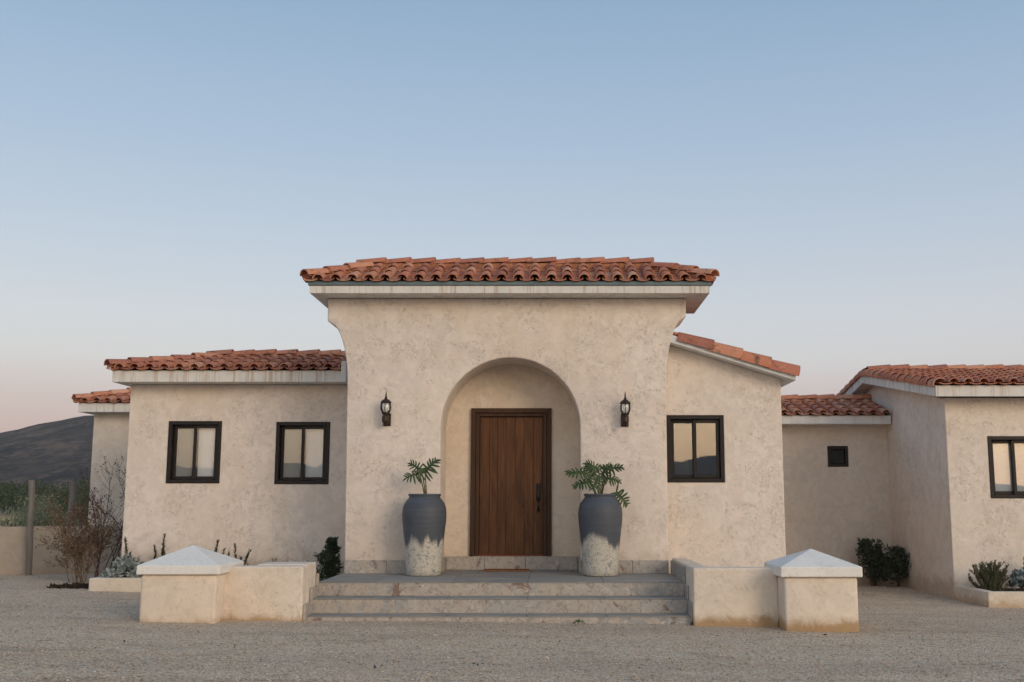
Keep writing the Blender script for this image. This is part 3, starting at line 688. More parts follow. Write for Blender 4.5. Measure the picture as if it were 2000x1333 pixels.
# far right block: gable end to the left
rg = roof('right_block_roof', (5.7, 15.95, 3.0)); X0, X1 = 5.70, 11.2; ye, yr, yb = 15.95, 19.7, 23.45; ze, RZ = 3.150, 3.755
k = (RZ-ze)/(yr-ye)
MB().prism_x([(ye, ze-.165), (yr, RZ-.165), (yb, ze-.165), (yb, ze), (yr, RZ), (ye, ze)], X0, X1).build('fascia', M['fascia'], rg, bevel=.004, seg=1)
T = Tiler(rg); sl = math.hypot(yr-ye, RZ-ze); fr = Vector((0, yr-ye, RZ-ze)).normalized(); bk = Vector((0, -(yb-yr), RZ-ze)).normalized()
rc = [(Vector((X0, yr+.02, ze)), Vector((0,-1,0)))]; T.slope((X0+.14, ye, ze+.003), (1,0,0), fr, 2.4, sl, rc); T.slope((X0+2.58, ye, ze+.003), (1,0,0), fr, 2.8, sl, rc, joined=True)
T.slope((X1, yb, ze+.003), (-1,0,0), bk, X1-X0, sl, [(Vector((X0, yr-.02, ze)), Vector((0,1,0)))], joined=True)
nr = Vector((1,0,0)).cross(fr); t = -.05
while t < sl-.1:
    p = Vector((X0+.05, ye, ze)) + fr*t + nr*.035
    T.put('verge_tile', RIDGE, T.frame(p, fr.cross(nr), fr, nr, -.06+random.uniform(-.015, .015), random.uniform(-.03, .03), -.45)); t += .345
nb = bk.cross(Vector((1,0,0))); nb = nb if nb.z > 0 else -nb; t = -.05
while t < sl-.1:
    p = Vector((X0+.05, yb, ze)) + bk*t + nb*.035
    T.put('verge_tile', RIDGE, T.frame(p, bk.cross(nb), bk, nb, -.06, 0, .45)); t += .345
T.line((X0+2.9, yr, RZ+.075), (X0+.22, yr, RZ+.075), expo=.345, lift=.03)
T.line((X1, yr, RZ+.075), (X0+2.9, yr, RZ+.075), expo=.345, lift=.03, joined=True)
MB().box(X0+.1, X1-.05, yr-.07, yr+.07, RZ-.05, RZ+.09).build('ridge_mortar', M['mortar'], rg, bevel=.03)
T.done()

# ================================================================== porch and steps
SX0, SX1 = -2.785, 1.555
steps = empty('entrance_steps', (-.6, 12.4, .1), 'wide grey slate entrance steps and porch between the low walls', 'steps')
lev = [(12.40, .168), (12.70, .336), (13.00, .500)]
MB().box(SX0+.01, SX1-.005, 12.411, 13.05, -.1, .1555).box(SX0+.01, SX1-.005, 12.711, 13.05, .156, .3235).box(-2.745, SX1-.005, 13.011, 14.495, -.1, .487).box(ACX-AR+.001, ACX+AR-.001, 14.496, 15.24, -.1, .487).build('core', M['grout'], steps)
seams = [[-2.35, -1.30, -.40, .52], [-2.56, -1.675, -.79, .11, 1.0], [-2.785, -1.59, -.79, .10, .99]]
for i, (y, z) in enumerate(lev):
    ed = [SX0] + [s for s in seams[i] if SX0 < s < SX1] + [SX1]
    zb = (lev[i-1][1] if i else .0)
    for a, b in zip(ed, ed[1:]):
        MB().box(a+.0025, b-.0025, y+.004+random.uniform(0, .004), y+.026, zb-.03 if not i else zb+.001, z-.013).build('riser_tile', M['stone'], steps, bevel=.004, seg=1)
    ed2 = [SX0, -2.1, -1.2, -.3, .6, SX1]
    if i < 2:
        for a, b in zip(ed2, ed2[1:]):
            MB().box(a+.0025, b-.0025, y+.001, lev[i+1][0]+.003, z-.012, z).build('tread_tile', M['floor_stone'], steps, bevel=.005, seg=1)
ex = [SX0, -2.1, -1.2, -.3, .6, SX1-.005]; ey = [12.999, 13.5, 14.0, 14.499]
for a, b in zip(ex, ex[1:]):
    for c_, d_ in zip(ey, ey[1:]):
        MB().box(a+.0025, b-.0025, c_+.0025, d_-.0025, .488, .50+random.uniform(-.0015, .0015)).build('floor_tile', M['floor_stone'], steps, bevel=.004, seg=1)
exr = [ACX-AR+.022, -1.0, -.3, .25, ACX+AR-.022]
for a, b in zip(exr, exr[1:]): MB().box(a+.0025, b-.0025, 14.503, 15.225, .488, .5).build('floor_tile', M['floor_stone'], steps, bevel=.004, seg=1)
for (ya, yb_, za, zb_) in ((12.34, 12.66, .05, .30), (12.66, 12.96, .17, .46), (12.96, 13.02, .34, .60)):      # stepped skirting against the left wall
    MB().box(SX0-.012, SX0+.016, ya, yb_-.003, za, zb_).build('skirting_tile', M['stone'], steps, bevel=.004, seg=1)
for (ya, yb_, za, zb_) in ((12.40, 12.70, .10, .32), (12.70, 13.0, .26, .48), (13.0, 13.7, .44, .672), (13.7, 14.475, .44, .672)):
    MB().box(SX1-.004, SX1+.012, ya, yb_-.003, za, zb_).build('skirting_tile', M['stone'], steps, bevel=.004, seg=1)

mat = MB(); mat.box(-.95, -.33, 14.92, 15.20, .501, .518)
dm = mat.build('doormat', M['mat_rust'], None, bevel=.004); tag(dm, 'thin rust-brown doormat on the porch before the wooden door', 'doormat')

# ================================================================== low walls with capped pillars
def pillar(root, x0, x1, y0, y1, zt_, ov, zc, apex):
    g0 = ground_z((x0+x1)/2)-.15
    p = MB().box(x0, x1, y0, y1, g0, zt_).build('pillar', M['low'], root, bevel=.03, seg=3); smooth_by_angle(p, 50)
    cx, cy = (x0+x1)/2, (y0+y1)/2; a, b, c, d = x0-ov, x1+ov, y0-ov, y1+ov
    g = MB().add([(a,c,zt_+.001),(b,c,zt_+.001),(b,d,zt_+.001),(a,d,zt_+.001),(a,c,zc),(b,c,zc),(b,d,zc),(a,d,zc),(cx,cy,apex)],
                 [(0,3,2,1),(0,1,5,4),(1,2,6,5),(2,3,7,6),(3,0,4,7),(4,5,8),(5,6,8),(6,7,8),(7,4,8)])
    o = g.build('pillar_cap', M['cap'], root, bevel=.012, seg=2); smooth_by_angle(o, 12)
lw = empty('low_wall', (-3.7, 12.4, .13), 'low plastered wall left of the steps ending in a white pyramid-capped pillar', 'wall', 'low walls beside the steps')
MB().box(-3.72, -2.80, 12.30, 12.52, -.1, .722).build('wall', M['low'], lw, bevel=.02, seg=3)
MB().box(-3.38, -2.803, 12.523, 13.0, -.1, .735).build('wall_return', M['low'], lw, bevel=.02, seg=3)
pillar(lw, -4.485, -3.66, 11.95, 12.80, .655, .04, .752, .955)
rw = empty('low_wall', (2.4, 12.4, .08), 'low plastered wall right of the steps ending in a white pyramid-capped pillar', 'wall', 'low walls beside the steps')
MB().box(1.570, 2.52, 12.30, 12.52, -.1, .705).build('wall', M['low'], rw, bevel=.02, seg=3)
MB().box(1.571, 1.77, 12.523, 14.49, -.1, .702).build('wall_return', M['low'], rw, bevel=.02, seg=3)
pillar(rw, 2.515, 3.315, 11.95, 12.78, .628, .045, .738, .915)

# ================================================================== planters and boundary wall
def planter(root, x0, x1, y0, y1, zt_, t=.14, closed_back=True):
    g0 = ground_z(x0)-.1
    MB().box(x0, x1, y0, y0+t, g0, zt_).build('front_wall', M['planter'], root, bevel=.018, seg=2)
    MB().box(x0, x0+t, y0+t+.001, y1, g0, zt_-.001).build('end_wall', M['planter'], root, bevel=.018, seg=2)
    MB().box(x0+t, x1, y0+t, y1, g0, zt_-.05).build('soil', M['soil'], root)
pl = empty('planter', (-5.5, 15.5, .17), 'low stucco planter bed along the left wing behind the left pillar', 'planter', 'stucco planters'); planter(pl, -6.55, -2.80, 15.5, 16.29, .37)
pr_ = empty('planter', (7.5, 15.0, .0), 'low stucco planter bed at the right edge below the gabled block', 'planter', 'stucco planters'); planter(pr_, 5.93, 10.0, 15.0, 16.29, .22)
bw = empty('boundary_wall', (-10, 18.6, .2), 'low grey-beige boundary wall at the left edge behind the yard', 'wall')
for o_ in (lw, rw, bw): o_['kind'] = 'thing'
g = MB(); ptsw = [(-13, 17.6), (-9.35, 18.5), (-7.9, 18.95), (-6.62, 19.3)]
for (xa, ya), (xb, yb2) in zip(ptsw, ptsw[1:]):
    g.add([(xa,ya,0),(xb,yb2,0),(xb,yb2+.2,0),(xa,ya+.2,0),(xa,ya,1.01),(xb,yb2,1.03),(xb,yb2+.2,1.03),(xa,ya+.2,1.01)], [(0,3,2,1),(4,5,6,7),(0,1,5,4),(1,2,6,5),(2,3,7,6),(3,0,4,7)])
g.build('wall', M['boundary'], bw, fix=True)
def post(x, y, z0, h, r, lean, label):
    p = MB(); n = 5
    p.tube([(x+lean*i/n+.008*math.sin(i*2.1), y+.006*math.cos(i*3), z0+h*i/n) for i in range(n+1)], [r*random.uniform(.9, 1.1) for _ in range(n+1)], 10)
    tag(p.build('fence_post', M['post'], None), label, 'post', 'weathered fence posts')
post(-8.80, 18.42, .18, 1.62, .052, -.05, 'weathered wooden post standing in front of the boundary wall')
post(-9.95, 22.5, .1, 1.75, .075, 0, 'weathered wooden post behind the boundary wall next to the house corner')

# ================================================================== pots
POT = None
def pot(x, y, label, rot):
    global POT
    root = empty('pot', (x, y, FL+.002), label, 'pot', 'tall glazed pots flanking the door'); root.rotation_euler.z = rot
    if POT is None:
        prof = [(.205, 0), (.222, .012), (.226, .10), (.236, .25), (.252, .42), (.270, .58), (.284, .70), (.287, .78), (.281, .85), (.262, .91), (.232, .955), (.207, .982), (.200, .998), (.206, 1.008), (.213, 1.018), (.212, 1.032), (.203, 1.038), (.186, 1.034), (.178, 1.01), (.176, .95)]
        g = MB().lathe(prof, n=48); POT = g.build('body', M['pot'], None, smooth=True); POT.parent = root
        s = MB().lathe([(.001, .945), (.177, .945)], n=24, cap=False).build('soil', M['soil'], None); s.parent = root; POT = (POT, s)
    else:
        for o in POT:
            c_ = o.copy(); C.objects.link(c_); c_.parent = root
pot(-1.668, 14.13, 'tall blue-grey glazed pot with mottled white base left of the door', .4)
pot(.612, 14.08, 'tall blue-grey glazed pot with mottled white base right of the door', 2.5)

def lobed_leaf(L_, W_, nl=6, droop=.25, seed=0):
    """deeply cut philodendron blade along +Y, face to +Z, drooping towards its tip"""
    rnd = random.Random(seed); vs = []; fs = []
    def zc(y): return -droop*L_*(max(0, y)/L_)**2
    def quad(p): 
        n = len(vs); vs.extend(p); fs.append(tuple(range(n, n+len(p))))
    m = 10; wmid = .11*L_
    for i in range(m):
        y0, y1 = L_*i/m, L_*(i+1)/m; w0 = wmid*(1.2-1.1*i/m); w1 = wmid*(1.2-1.1*(i+1)/m)
        quad([(-w0,y0,zc(y0)),(w0,y0,zc(y0)),(w1,y1,zc(y1)),(-w1,y1,zc(y1))])
    for sgn in (-1, 1):
        for k in range(nl):
            t = k/(nl-1); yb = L_*(-.02+.80*t); ln = W_*(1.0-.5*t**1.6)*rnd.uniform(.85, 1.12)
            ang = R(-28 + 78*t + rnd.uniform(-6, 6)); d = Vector((sgn*math.cos(ang), math.sin(ang), 0)); q = Vector((-d.y, d.x, 0))
            hw = L_/nl*.40*rnd.uniform(.85, 1.15); base = Vector((0, yb, zc(yb)))
            prof = [(0, .9), (.35, 1.0), (.65, .95), (.85, .6), (1, .0)]; c1 = []; c2 = []; bend = rnd.uniform(-.15, .25)
            for s_, h_ in prof:
                mid = base + d*(ln*s_) + q*(bend*ln*s_*s_) + Vector((0, 0, -.28*ln*s_*s_)); c1.append(mid + q*hw*h_); c2.append(mid - q*hw*h_)
            for i in range(3): quad([c2[i], c2[i+1], c1[i+1], c1[i]])
            quad([c2[3], c1[4], c1[3]])
    return vs, fs
def philodendron(x, y, z, leaves, label, seed):
    root = empty('potted_plant', (x, y, z), label, 'plant', 'philodendrons in the pots')
    for k, (dx, dy, dz, tipdir, nrm, L_, W_) in enumerate(leaves):
        tip = Vector((x+dx, y+dy, z+dz)); b0 = Vector((x+dx*.12+random.uniform(-.02,.02), y+dy*.1, z-.06))
        mid = b0.lerp(tip, .55) + Vector((-dx*.12, 0, .10*abs(dx)+.02))
        pth = [b0.lerp(mid, t).lerp(mid.lerp(tip, t), t) for t in (0, .2, .4, .6, .8, 1)]
        MB().tube(pth, [.010, .009, .008, .007, .006, .005], 6).build('stem', M['philo_stem'], root, smooth=True)
        vs, fs = lobed_leaf(L_, W_*1.1, 7, .25, seed*10+k)
        yv = Vector(tipdir).normalized(); nv = Vector(nrm); nv = (nv - yv*nv.dot(yv)).normalized(); xv = yv.cross(nv)
        m = Matrix((xv, yv, nv)).transposed().to_4x4(); m.translation = tip
        MB().add([m @ Vector(v) for v in vs], fs).build('leaf', M['philo'], root, fix=False, smooth=True)
F_ = (0, -.75, .65)          # blades tip their faces to the light in front
philodendron(-1.64, 14.13, 1.50, [(-.10, -.02, .30, (-.9,-.2,-.15), F_, .20, .14), (-.03, .0, .32, (.55,0,.75), F_, .24, .14), (-.07, -.03, .33, (-.55,-.1,.5), F_, .20, .13)],
             'small dark green lobed plant with a few stems in the left pot', 1)
philodendron(.62, 14.08, 1.47, [(-.20, -.05, .34, (-.95,-.1,.10), F_, .26, .13), (-.16, -.10, .22, (-.95,-.1,-.15), F_, .22, .11), (-.03, .0, .38, (-.6,0,.45), F_, .20, .13), (.05, .0, .38, (.9,0,.25), F_, .26, .13),
             (.07, -.06, .27, (.9,-.1,-.1), F_, .20, .11), (-.04, -.10, .28, (-.3,-.4,-.6), F_, .20, .13), (.20, -.08, .08, (.55,-.2,-.55), (0,-.9,.3), .22, .12), (-.10, .05, .32, (-.3,.2,.7), F_, .18, .12), (.02, -.05, .32, (.35,-.3,.5), F_, .18, .12)],
             'bushy dark green lobed plant spreading from the right pot', 2)

# ================================================================== wall lanterns
def lantern(x, z, label):
    y = 14.5; root = empty('wall_lantern', (x, y, z), label, 'lantern', 'wall lanterns beside the arch'); cy = y-.15; zb = z
    MB().box(x-.052, x+.052, y-.022, y+.002, zb, zb+.17).build('back_plate', M['bronze'], root, bevel=.008)
    MB().tube([(x, y-.02, zb+.06), (x, y-.07, zb+.03), (x, y-.12, zb+.05), (x, cy, zb+.10), (x, cy, zb+.14)], [.014, .014, .014, .016, .02], 8).build('arm', M['bronze'], root, smooth=True)
    MB().lathe([(.006, zb-.012), (.014, zb+.004), (.04, zb+.035), (.047, zb+.06), (.047, zb+.12), (.034, zb+.135), (.034, zb+.145), (.052, zb+.155), (.056, zb+.168), (.05, zb+.172)], x, cy, 12).build('base_cup', M['bronze'], root)
    prof = [(.048, zb+.173), (.064, zb+.205), (.071, zb+.24), (.068, zb+.272), (.060, zb+.298)]
    MB().lathe(prof, x, cy, 16, cap=False).build('glass', M['glass_lamp'], root, smooth=True)
    for k in range(6):
        a = 2*math.pi*(k+.5)/6
        MB().tube([(x+(r+.004)*math.cos(a), cy+(r+.004)*math.sin(a), q) for r, q in prof], .0052, 5).build('cage_bar', M['bronze'], root)
    MB().lathe([(.070, zb+.297), (.076, zb+.303), (.073, zb+.312), (.05, zb+.338), (.026, zb+.352), (.017, zb+.358), (.019, zb+.37), (.011, zb+.385), (.010, zb+.41), (.004, zb+.46)], x, cy, 12).build('cap', M['bronze'], root)
    MB().lathe([(.012, zb+.173), (.014, zb+.20), (.026, zb+.225), (.029, zb+.245), (.022, zb+.27), (.006, zb+.28)], x, cy, 12).build('bulb', M['bulb'], root, smooth=True)
lantern(-2.235, 2.445, 'black lantern on the entrance wall left of the arch')
lantern(.967, 2.435, 'black lantern on the entrance wall right of the arch')

# ================================================================== planting
def leaf_clump(g, c, rad, n, size, flat=(1,1,1), rnd=random, up=0.3, narrow=.35):
    for _ in range(n):
        while True:
            p = Vector((rnd.uniform(-1,1), rnd.uniform(-1,1), rnd.uniform(-1,1)))
            if p.length <= 1: break
        p = Vector((p.x*rad*flat[0], p.y*rad*flat[1], p.z*rad*flat[2])) + Vector(c)
        d = Vector((rnd.gauss(0,1), rnd.gauss(0,1), rnd.gauss(0,1)+up)).normalized(); q = d.cross(Vector((rnd.gauss(0,1), rnd.gauss(0,1), rnd.gauss(0,1)))).normalized()
        s = size*rnd.uniform(.6, 1.3); w = s*narrow
        g.add([p, p+d*s*.5+q*w*.5, p+d*s, p+d*s*.5-q*w*.5], [(0,1,2,3)])
def shrub(name, x, y, z, blobs, mat, label, n=700, size=.05, cat='shrub', group=None):
    root = empty(name, (x, y, z), label, cat, group); f = MB(); st = MB()
    for (dx, dy, dz, r_) in blobs:
        c = (x+dx, y+dy, z+dz); leaf_clump(f, c, r_, n, size, (1,1,.9), narrow=.4)
        st.tube([(x+dx*.2, y+dy*.2, z-.05), (x+dx*.5, y+dy*.5, z+dz*.5), c], [.018, .012, .006], 5)
        for _ in range(9):
            e = Vector(c) + Vector((random.uniform(-1,1), random.uniform(-1,1), random.uniform(-.3,1.1)))*r_*1.05
            st.tube([Vector(c), e], [.006, .002], 3); leaf_clump(f, e, r_*.22, 22, size*.9, narrow=.35)
    st.build('stems', M['bark'], root); f.build('foliage', mat, root, fix=False)
def spike_plant(name, x, y, z, spikes, mat, label, cat, group=None, leaf=.035, dens=150, stem='bark', bend=.12):
    """upright rosemary-like shoots, each clothed in short needle leaves"""
    root = empty(name, (x, y, z), label, cat, group); f = MB(); st = MB()
    for (dx, dy, h, lx) in spikes:
        n = 7; b = Vector((x+dx, y+dy, z-.03)); curve = random.uniform(-bend, bend)
        pth = [b + Vector((lx*(i/n)**1.4 + curve*.4*math.sin(i/n*3), random.uniform(-.008,.008), h*i/n)) for i in range(n+1)]
        st.tube(pth, [.007*(1-.7*i/n) for i in range(n+1)], 4)
        for _ in range(int(dens*h)):
            t = random.uniform(.05, 1)**.8*n; i = min(n-1, int(t)); p = pth[i].lerp(pth[i+1], t-i)
            a = random.uniform(0, 6.28); d = Vector((math.cos(a), math.sin(a), random.uniform(.5, 2.2))).normalized(); q = d.cross(Vector((0,0,1))).normalized(); s = leaf*random.uniform(.6, 1.3)*(1.1-.5*t/n)
            f.add([p, p+d*s*.5+q*s*.12, p+d*s, p+d*s*.5-q*s*.12], [(0,1,2,3)])
    st.build('stems', M[stem], root); f.build('foliage', mat, root, fix=False); return root
zs = .32
spike_plant('rosemary', -6.27, 15.95, zs, [(0,0,.62,.02),(-.03,.03,.45,-.03),(.05,.02,.40,.05)], M['rosemary'], 'slim green rosemary shoot at the left corner of the wing wall', 'plant', 'rosemary shoots along the left wing', .075, 330)
spike_plant('rosemary', -5.80, 16.0, zs, [(0,0,.50,-.03),(.04,.02,.66,.06),(.09,0,.42,.04)], M['rosemary'], 'curved green rosemary shoots beneath the leftmost window', 'plant', 'rosemary shoots along the left wing', .075, 330)
spike_plant('rosemary', -4.92, 16.0, zs, [(0,0,.57,.02),(.10,.02,.45,.02),(-.12,0,.40,-.03),(.04,.05,.35,0)], M['rosemary'], 'small pointed rosemary just right of the left pillar cap', 'plant', 'rosemary shoots along the left wing', .075, 330)
spike_plant('rosemary', -4.66, 16.0, zs, [(0,0,.52,.0),(-.06,.02,.40,-.02),(.14,.02,.44,.10),(.05,.03,.34,.03)], M['rosemary'], 'darker rosemary sprig between the pillar cap and the second window', 'plant', 'rosemary shoots along the left wing', .075, 330)
shrub('shrub', -3.12, 15.3, .25, [(-.02,0,.12,.17),(.02,.02,.27,.15),(-.03,0,.40,.13),(.03,0,.52,.10),(.02,0,.62,.06)], M['darkshrub2'], 'dense dark green upright shrub against the left side of the entrance', 420, .05)
spike_plant('creeping_plant', -3.9, 15.75, zs, [(random.uniform(-.5,.55), random.uniform(-.1,.15), random.uniform(.14,.34), random.uniform(-.12,.12)) for _ in range(26)], M['olive'], 'straggly olive-green plants showing over the low wall left of the steps', 'plant', None, .05, 300, bend=.3)

def silver_plant(x, y, z, rad, h, label):
    root = empty('silver_plant', (x, y, z), label, 'plant', 'silver-leaved plants'); f = MB(); rnd = random.Random(int(x*100))
    for k in range(70):
        a = rnd.uniform(0, 6.28); rr_ = rad*math.sqrt(rnd.random()); c = Vector((x+rr_*math.cos(a), y+.7*rr_*math.sin(a), z+h*(1-(rr_/rad)**2)*rnd.uniform(.5, 1)+.03))
        for j in range(9):                          # a rosette of felted leaves
            d = Vector((rnd.gauss(0,1), rnd.gauss(0,1)-.3, rnd.gauss(.9,.7))).normalized(); q = d.cross(Vector((rnd.gauss(0,.5), rnd.gauss(-.8,.5), rnd.gauss(.3,.5)))).normalized(); s = rnd.uniform(.06, .115); b = d.cross(q)*s*.18
            f.add([c, c+d*s*.45+q*s*.20+b, c+d*s*.8+q*s*.17, c+d*s-b, c+d*s*.8-q*s*.17, c+d*s*.45-q*s*.20+b], [(0,1,2,3),(0,3,4,5)])
    f.build('foliage', M['silver'], root, fix=False); MB().lathe([(rad*.5, z-.05), (rad*.4, z+h*.1), (.02, z+h*.2)], x, y, 10).build('core', M['bark'], root)
silver_plant(-6.13, 15.84, .33, .31, .27, 'silver-grey leafy mound in the left planter')
silver_plant(6.84, 15.62, .18, .33, .40, 'silver-grey leafy bush in the right planter at the picture edge')
spike_plant('rosemary', 6.24, 15.66, .16, [(random.uniform(-.10,.10), random.uniform(-.12,.12), random.uniform(.20,.46), random.uniform(-.24,.24)) for _ in range(70)], M['olive'], 'spreading olive-green rosemary bush with reddish stems in the right planter', 'shrub', None, .07, 330, 'redstem', .2)
spike_plant('rosemary', 6.93, 16.05, .18, [(0,0,.62,.03),(.06,0,.50,.05)], M['rosemary'], 'single rosemary shoot rising behind the silver bush at the right edge', 'plant', None, .075, 330)

shrub('shrub', 5.48, 18.75, .03, [(-.06,0,.50,.20),(.08,.05,.42,.19),(-.02,-.06,.28,.22),(-.14,0,.64,.09),(.10,0,.22,.2)], M['darkshrub'], 'dark green shrub left of its twin in the shaded corner beside the small window wall', 330, .07)
shrub('shrub', 5.80, 18.45, .03, [(.0,0,.42,.19),(.08,.05,.34,.18),(-.06,-.06,.24,.2),(.02,0,.55,.1)], M['darkshrub'], 'dark green shrub right of its twin against the shaded side wall', 330, .07)

def branchy(name, x, y, z, n0, h, spread, mat, label, levels=3, r0=.012, lean=(0,0), cat='shrub', buds=0, seed=1, twigs=4):
    rnd = random.Random(seed); root = empty(name, (x, y, z), label, cat); st = MB(); bd = MB()
    def grow(p, d, L_, r_, lv):
        n = 4; pth = [p]; q = p
        for i in range(n):
            d = (d + Vector((rnd.gauss(0,.13), rnd.gauss(0,.13), rnd.gauss(.03,.08)))).normalized(); q = q + d*(L_/n); pth.append(q)
        st.tube(pth, [r_*(1-.65*i/n) for i in range(n+1)], 4 if lv else 3)
        if buds:
            for _ in range(buds):
                i = rnd.randrange(n); pp = pth[i].lerp(pth[i+1], rnd.random()); leaf_clump(bd, pp, .02, 1, .032, rnd=rnd, narrow=.6)
        if lv < levels:
            for k in range(twigs if lv else twigs+2):
                t = rnd.uniform(.25, 1); i = min(n-1, int(t*n)); pp = pth[i].lerp(pth[i+1], t*n-i)
                nd = (d + Vector((rnd.gauss(0,.55), rnd.gauss(0,.55), rnd.gauss(.1,.35)))).normalized(); grow(pp, nd, L_*rnd.uniform(.35, .6), r_*.5, lv+1)
    for k in range(n0):
        a = rnd.uniform(0, 6.28); d = Vector((math.cos(a)*spread+lean[0], math.sin(a)*spread*.6+lean[1], 1)).normalized()
        grow(Vector((x+rnd.uniform(-.1,.1), y+rnd.uniform(-.08,.08), z-.04)), d, h*rnd.uniform(.6, 1), r0, 0)
    st.build('branches', mat, root, fix=False)
    if buds: bd.build('dry_leaves', mat, root, fix=False)
branchy('bare_shrub', -6.98, 16.9, .17, 7, 1.75, .16, M['twig'], 'bare purplish-brown shrub with thin twigs at the left house corner', 3, .011, (.06, 0), buds=1, seed=4, twigs=4)
branchy('dry_bush', -7.35, 17.0, .18, 15, 1.05, .42, M['drytwig'], 'dry orange-brown bush leaning away from the bare shrub at left', 3, .008, (-.06, 0), buds=2, seed=9, twigs=4)

mulch = MB(); rnd = random.Random(5)
for _ in range(420):
    a = rnd.uniform(0, 6.28); r_ = math.sqrt(rnd.random()); p = (-6.95+.38*r_*math.cos(a), 16.1+.40*r_*math.sin(a), ground_z(-7)+.01)
    leaf_clump(mulch, p, .03, 2, .06, (1,1,.4), rnd=rnd, up=0, narrow=.5)
tag(mulch.build('dead_leaves', M['soil'], None, fix=False), 'dark patch of dead leaves on gravel beside the left planter', kind='stuff')

# ------------------------------------------------------------------ beyond the boundary wall
def far_bush(x, y, h, w, mat, label, n=900, size=.12, group='bushes beyond the boundary wall'):
    root = empty('bush', (x, y, .2), label, 'bush', group); f = MB(); st = MB()
    for k in range(9):
        a = random.uniform(0, 6.28); r_ = w*.33*random.random()**.5; c = (x+r_*math.cos(a)*1.3, y+r_*math.sin(a), .2+h*random.uniform(.25, .78)); leaf_clump(f, c, w*.26, n//9, size, narrow=.3, up=.8)
        st.tube([(x, y, .15), c], [.02, .006], 4)
    st.build('stems', M['bark'], root); f.build('foliage', mat, root, fix=False)
far_bush(-11.9, 25.5, 1.15, 1.3, M['sage'], 'grey-green bush beyond the boundary wall between the two posts', 3200, .09)
far_bush(-13.2, 26.5, .75, 1.0, M['vine'], 'low dark bush beyond the boundary wall at the left edge', 2200, .08)
far_bush(-13.86, 29, 1.35, 1.5, M['sage'], 'taller pale bush beyond the wall right behind the front post', 3000, .10)
far_bush(-14.75, 34, 1.3, 1.3, M['vine'], 'dark bush beside the house corner beyond the boundary wall', 2400, .10)
vines = MB(); rnd = random.Random(11)
for row in range(6):
    y = 76 + row*5
    for k in range(60):
        x = -54 + k*.50; leaf_clump(vines, (x, y+rnd.uniform(-.4,.4), .1+rnd.uniform(.6, 2.3)*(1+.03*row)), .75, 60, .24, rnd=rnd, narrow=.6)
tag(vines.build('vineyard', M['vine'], None, fix=False), 'dark green vineyard rows below the hill at left', kind='stuff')
gr = MB(); rnd = random.Random(12)
for _ in range(16000):
    y = rnd.uniform(19.6, 62); x = -y*rnd.uniform(.37, .56)
    if abs(x - (-10.2 - (y-21)*.18)) < .45+.01*y: continue      # the bare track
    h = rnd.uniform(.2, .75); b = Vector((x, y, .2)); d = Vector((rnd.gauss(0,.25), rnd.gauss(0,.25), 1)).normalized(); q = Vector((1, rnd.uniform(-1,1), 0)).normalized()*.02
    gr.add([b-q, b+q, b+d*h], [(0,1,2)])
tag(gr.build('dry_grass', M['drygrass'], None, fix=False), 'pale dry grass beyond the boundary wall', kind='stuff')

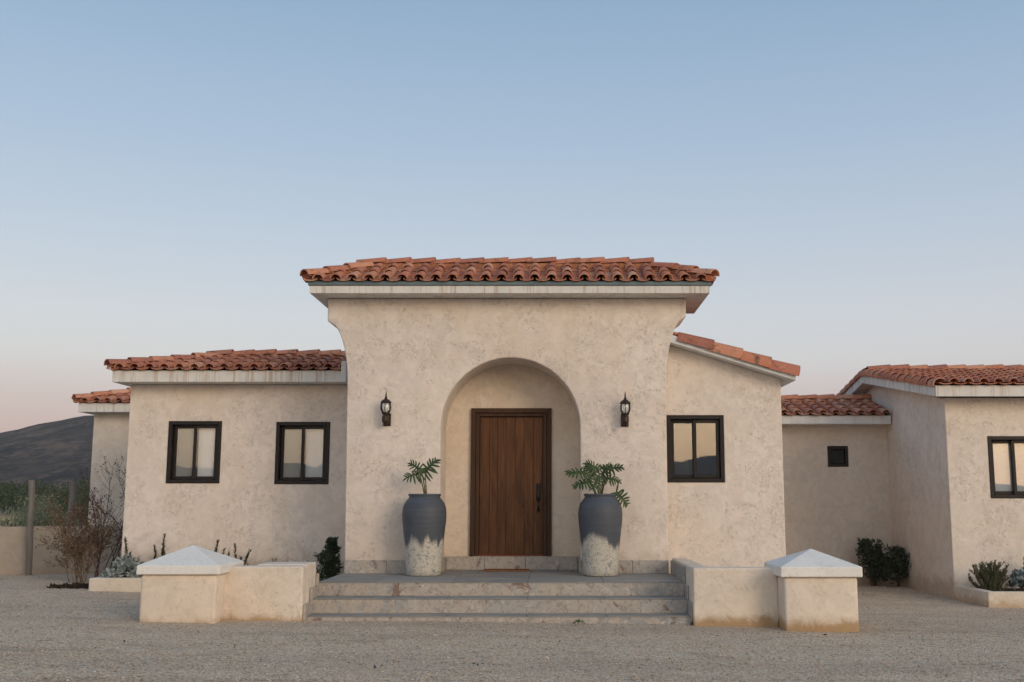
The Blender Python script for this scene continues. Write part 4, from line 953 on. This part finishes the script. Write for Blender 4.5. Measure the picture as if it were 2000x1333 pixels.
# ------------------------------------------------------------------ loose stones, twigs and a weed on the gravel
peb = MB(); rnd = random.Random(21)
octv = [Vector(v) for v in ((1,0,0),(0,1,0),(-1,0,0),(0,-1,0),(0,0,1),(0,0,-.6))]; octf = [(0,1,4),(1,2,4),(2,3,4),(3,0,4),(1,0,5),(2,1,5),(3,2,5),(0,3,5)]
blocks = [(-4.5, -2.78, 11.93, 16.4), (-2.8, 1.58, 12.38, 16), (1.55, 3.34, 11.93, 16), (-6.6, -2.8, 15.4, 18), (3.1, 6.2, 20, 22), (5.9, 12, 14.95, 20)]
for _ in range(52000):
    y = 7.5 + 11*rnd.random()**1.35; x = rnd.uniform(-1, 1)*(y*.56) - .04*y
    if any(a < x < b and c_ < y < d_ for a, b, c_, d_ in blocks): continue
    s = rnd.uniform(.004, .0095) if rnd.random() < .99 else rnd.uniform(.010, .017); a = rnd.uniform(0, 6.28); ca, sa = math.cos(a), math.sin(a); sx, sy, sz = s*rnd.uniform(.8,1.5), s*rnd.uniform(.7,1.1), s*rnd.uniform(.5,.9)
    z = ground_z(x) + (.022*mnoise.noise((x*.55, y*.8, 3)) + .010*mnoise.noise((x*2.1, y*2.9, 9)))
    peb.add([(x+ca*v.x*sx-sa*v.y*sy, y+sa*v.x*sx+ca*v.y*sy, z+.002+v.z*sz) for v in octv], octf)
tag(peb.build('loose_gravel', M['pebble'], None, fix=False), 'loose gravel stones strewn over the forecourt', kind='stuff')
lit = MB(); rnd = random.Random(33)
for _ in range(34):
    y = rnd.uniform(8.6, 12.2); x = rnd.uniform(-5.5, 5)
    leaf_clump(lit, (x, y, ground_z(x)+.02), .012, rnd.choice((1,1,2,3)), rnd.uniform(.018, .045), (2,1,.2), rnd=rnd, up=-.2, narrow=.35)
tag(lit.build('leaf_litter', M['soil'], None, fix=False), 'scattered dry leaf bits on the gravel', kind='stuff')
wd = MB(); leaf_clump(wd, (.29, 12.27, ground_z(.3)+.03), .045, 40, .035, (1.4,.7,.4), narrow=.35)
tag(wd.build('weed', leafmat('weed_leaf', (.03,.07,.02), (.06,.12,.03)), None, fix=False), 'tiny green weed at the foot of the entrance steps', 'plant')

# ------------------------------------------------------------------ thin evening air
hz = MB().box(-3400, 3400, -3400, 3400, -2.0, 112).build('haze', None, None)
hm = bpy.data.materials.new('evening_haze'); hm.use_nodes = True; nt = hm.node_tree; nt.nodes.clear()
ho = nt.nodes.new('ShaderNodeOutputMaterial'); hv = nt.nodes.new('ShaderNodeVolumePrincipled'); nt.links.new(hv.outputs[0], ho.inputs['Volume'])
hv.inputs['Density'].default_value = .00022; hv.inputs['Color'].default_value = (.80, .86, .95, 1)
hz.data.materials.append(hm); hz['kind'] = 'stuff'
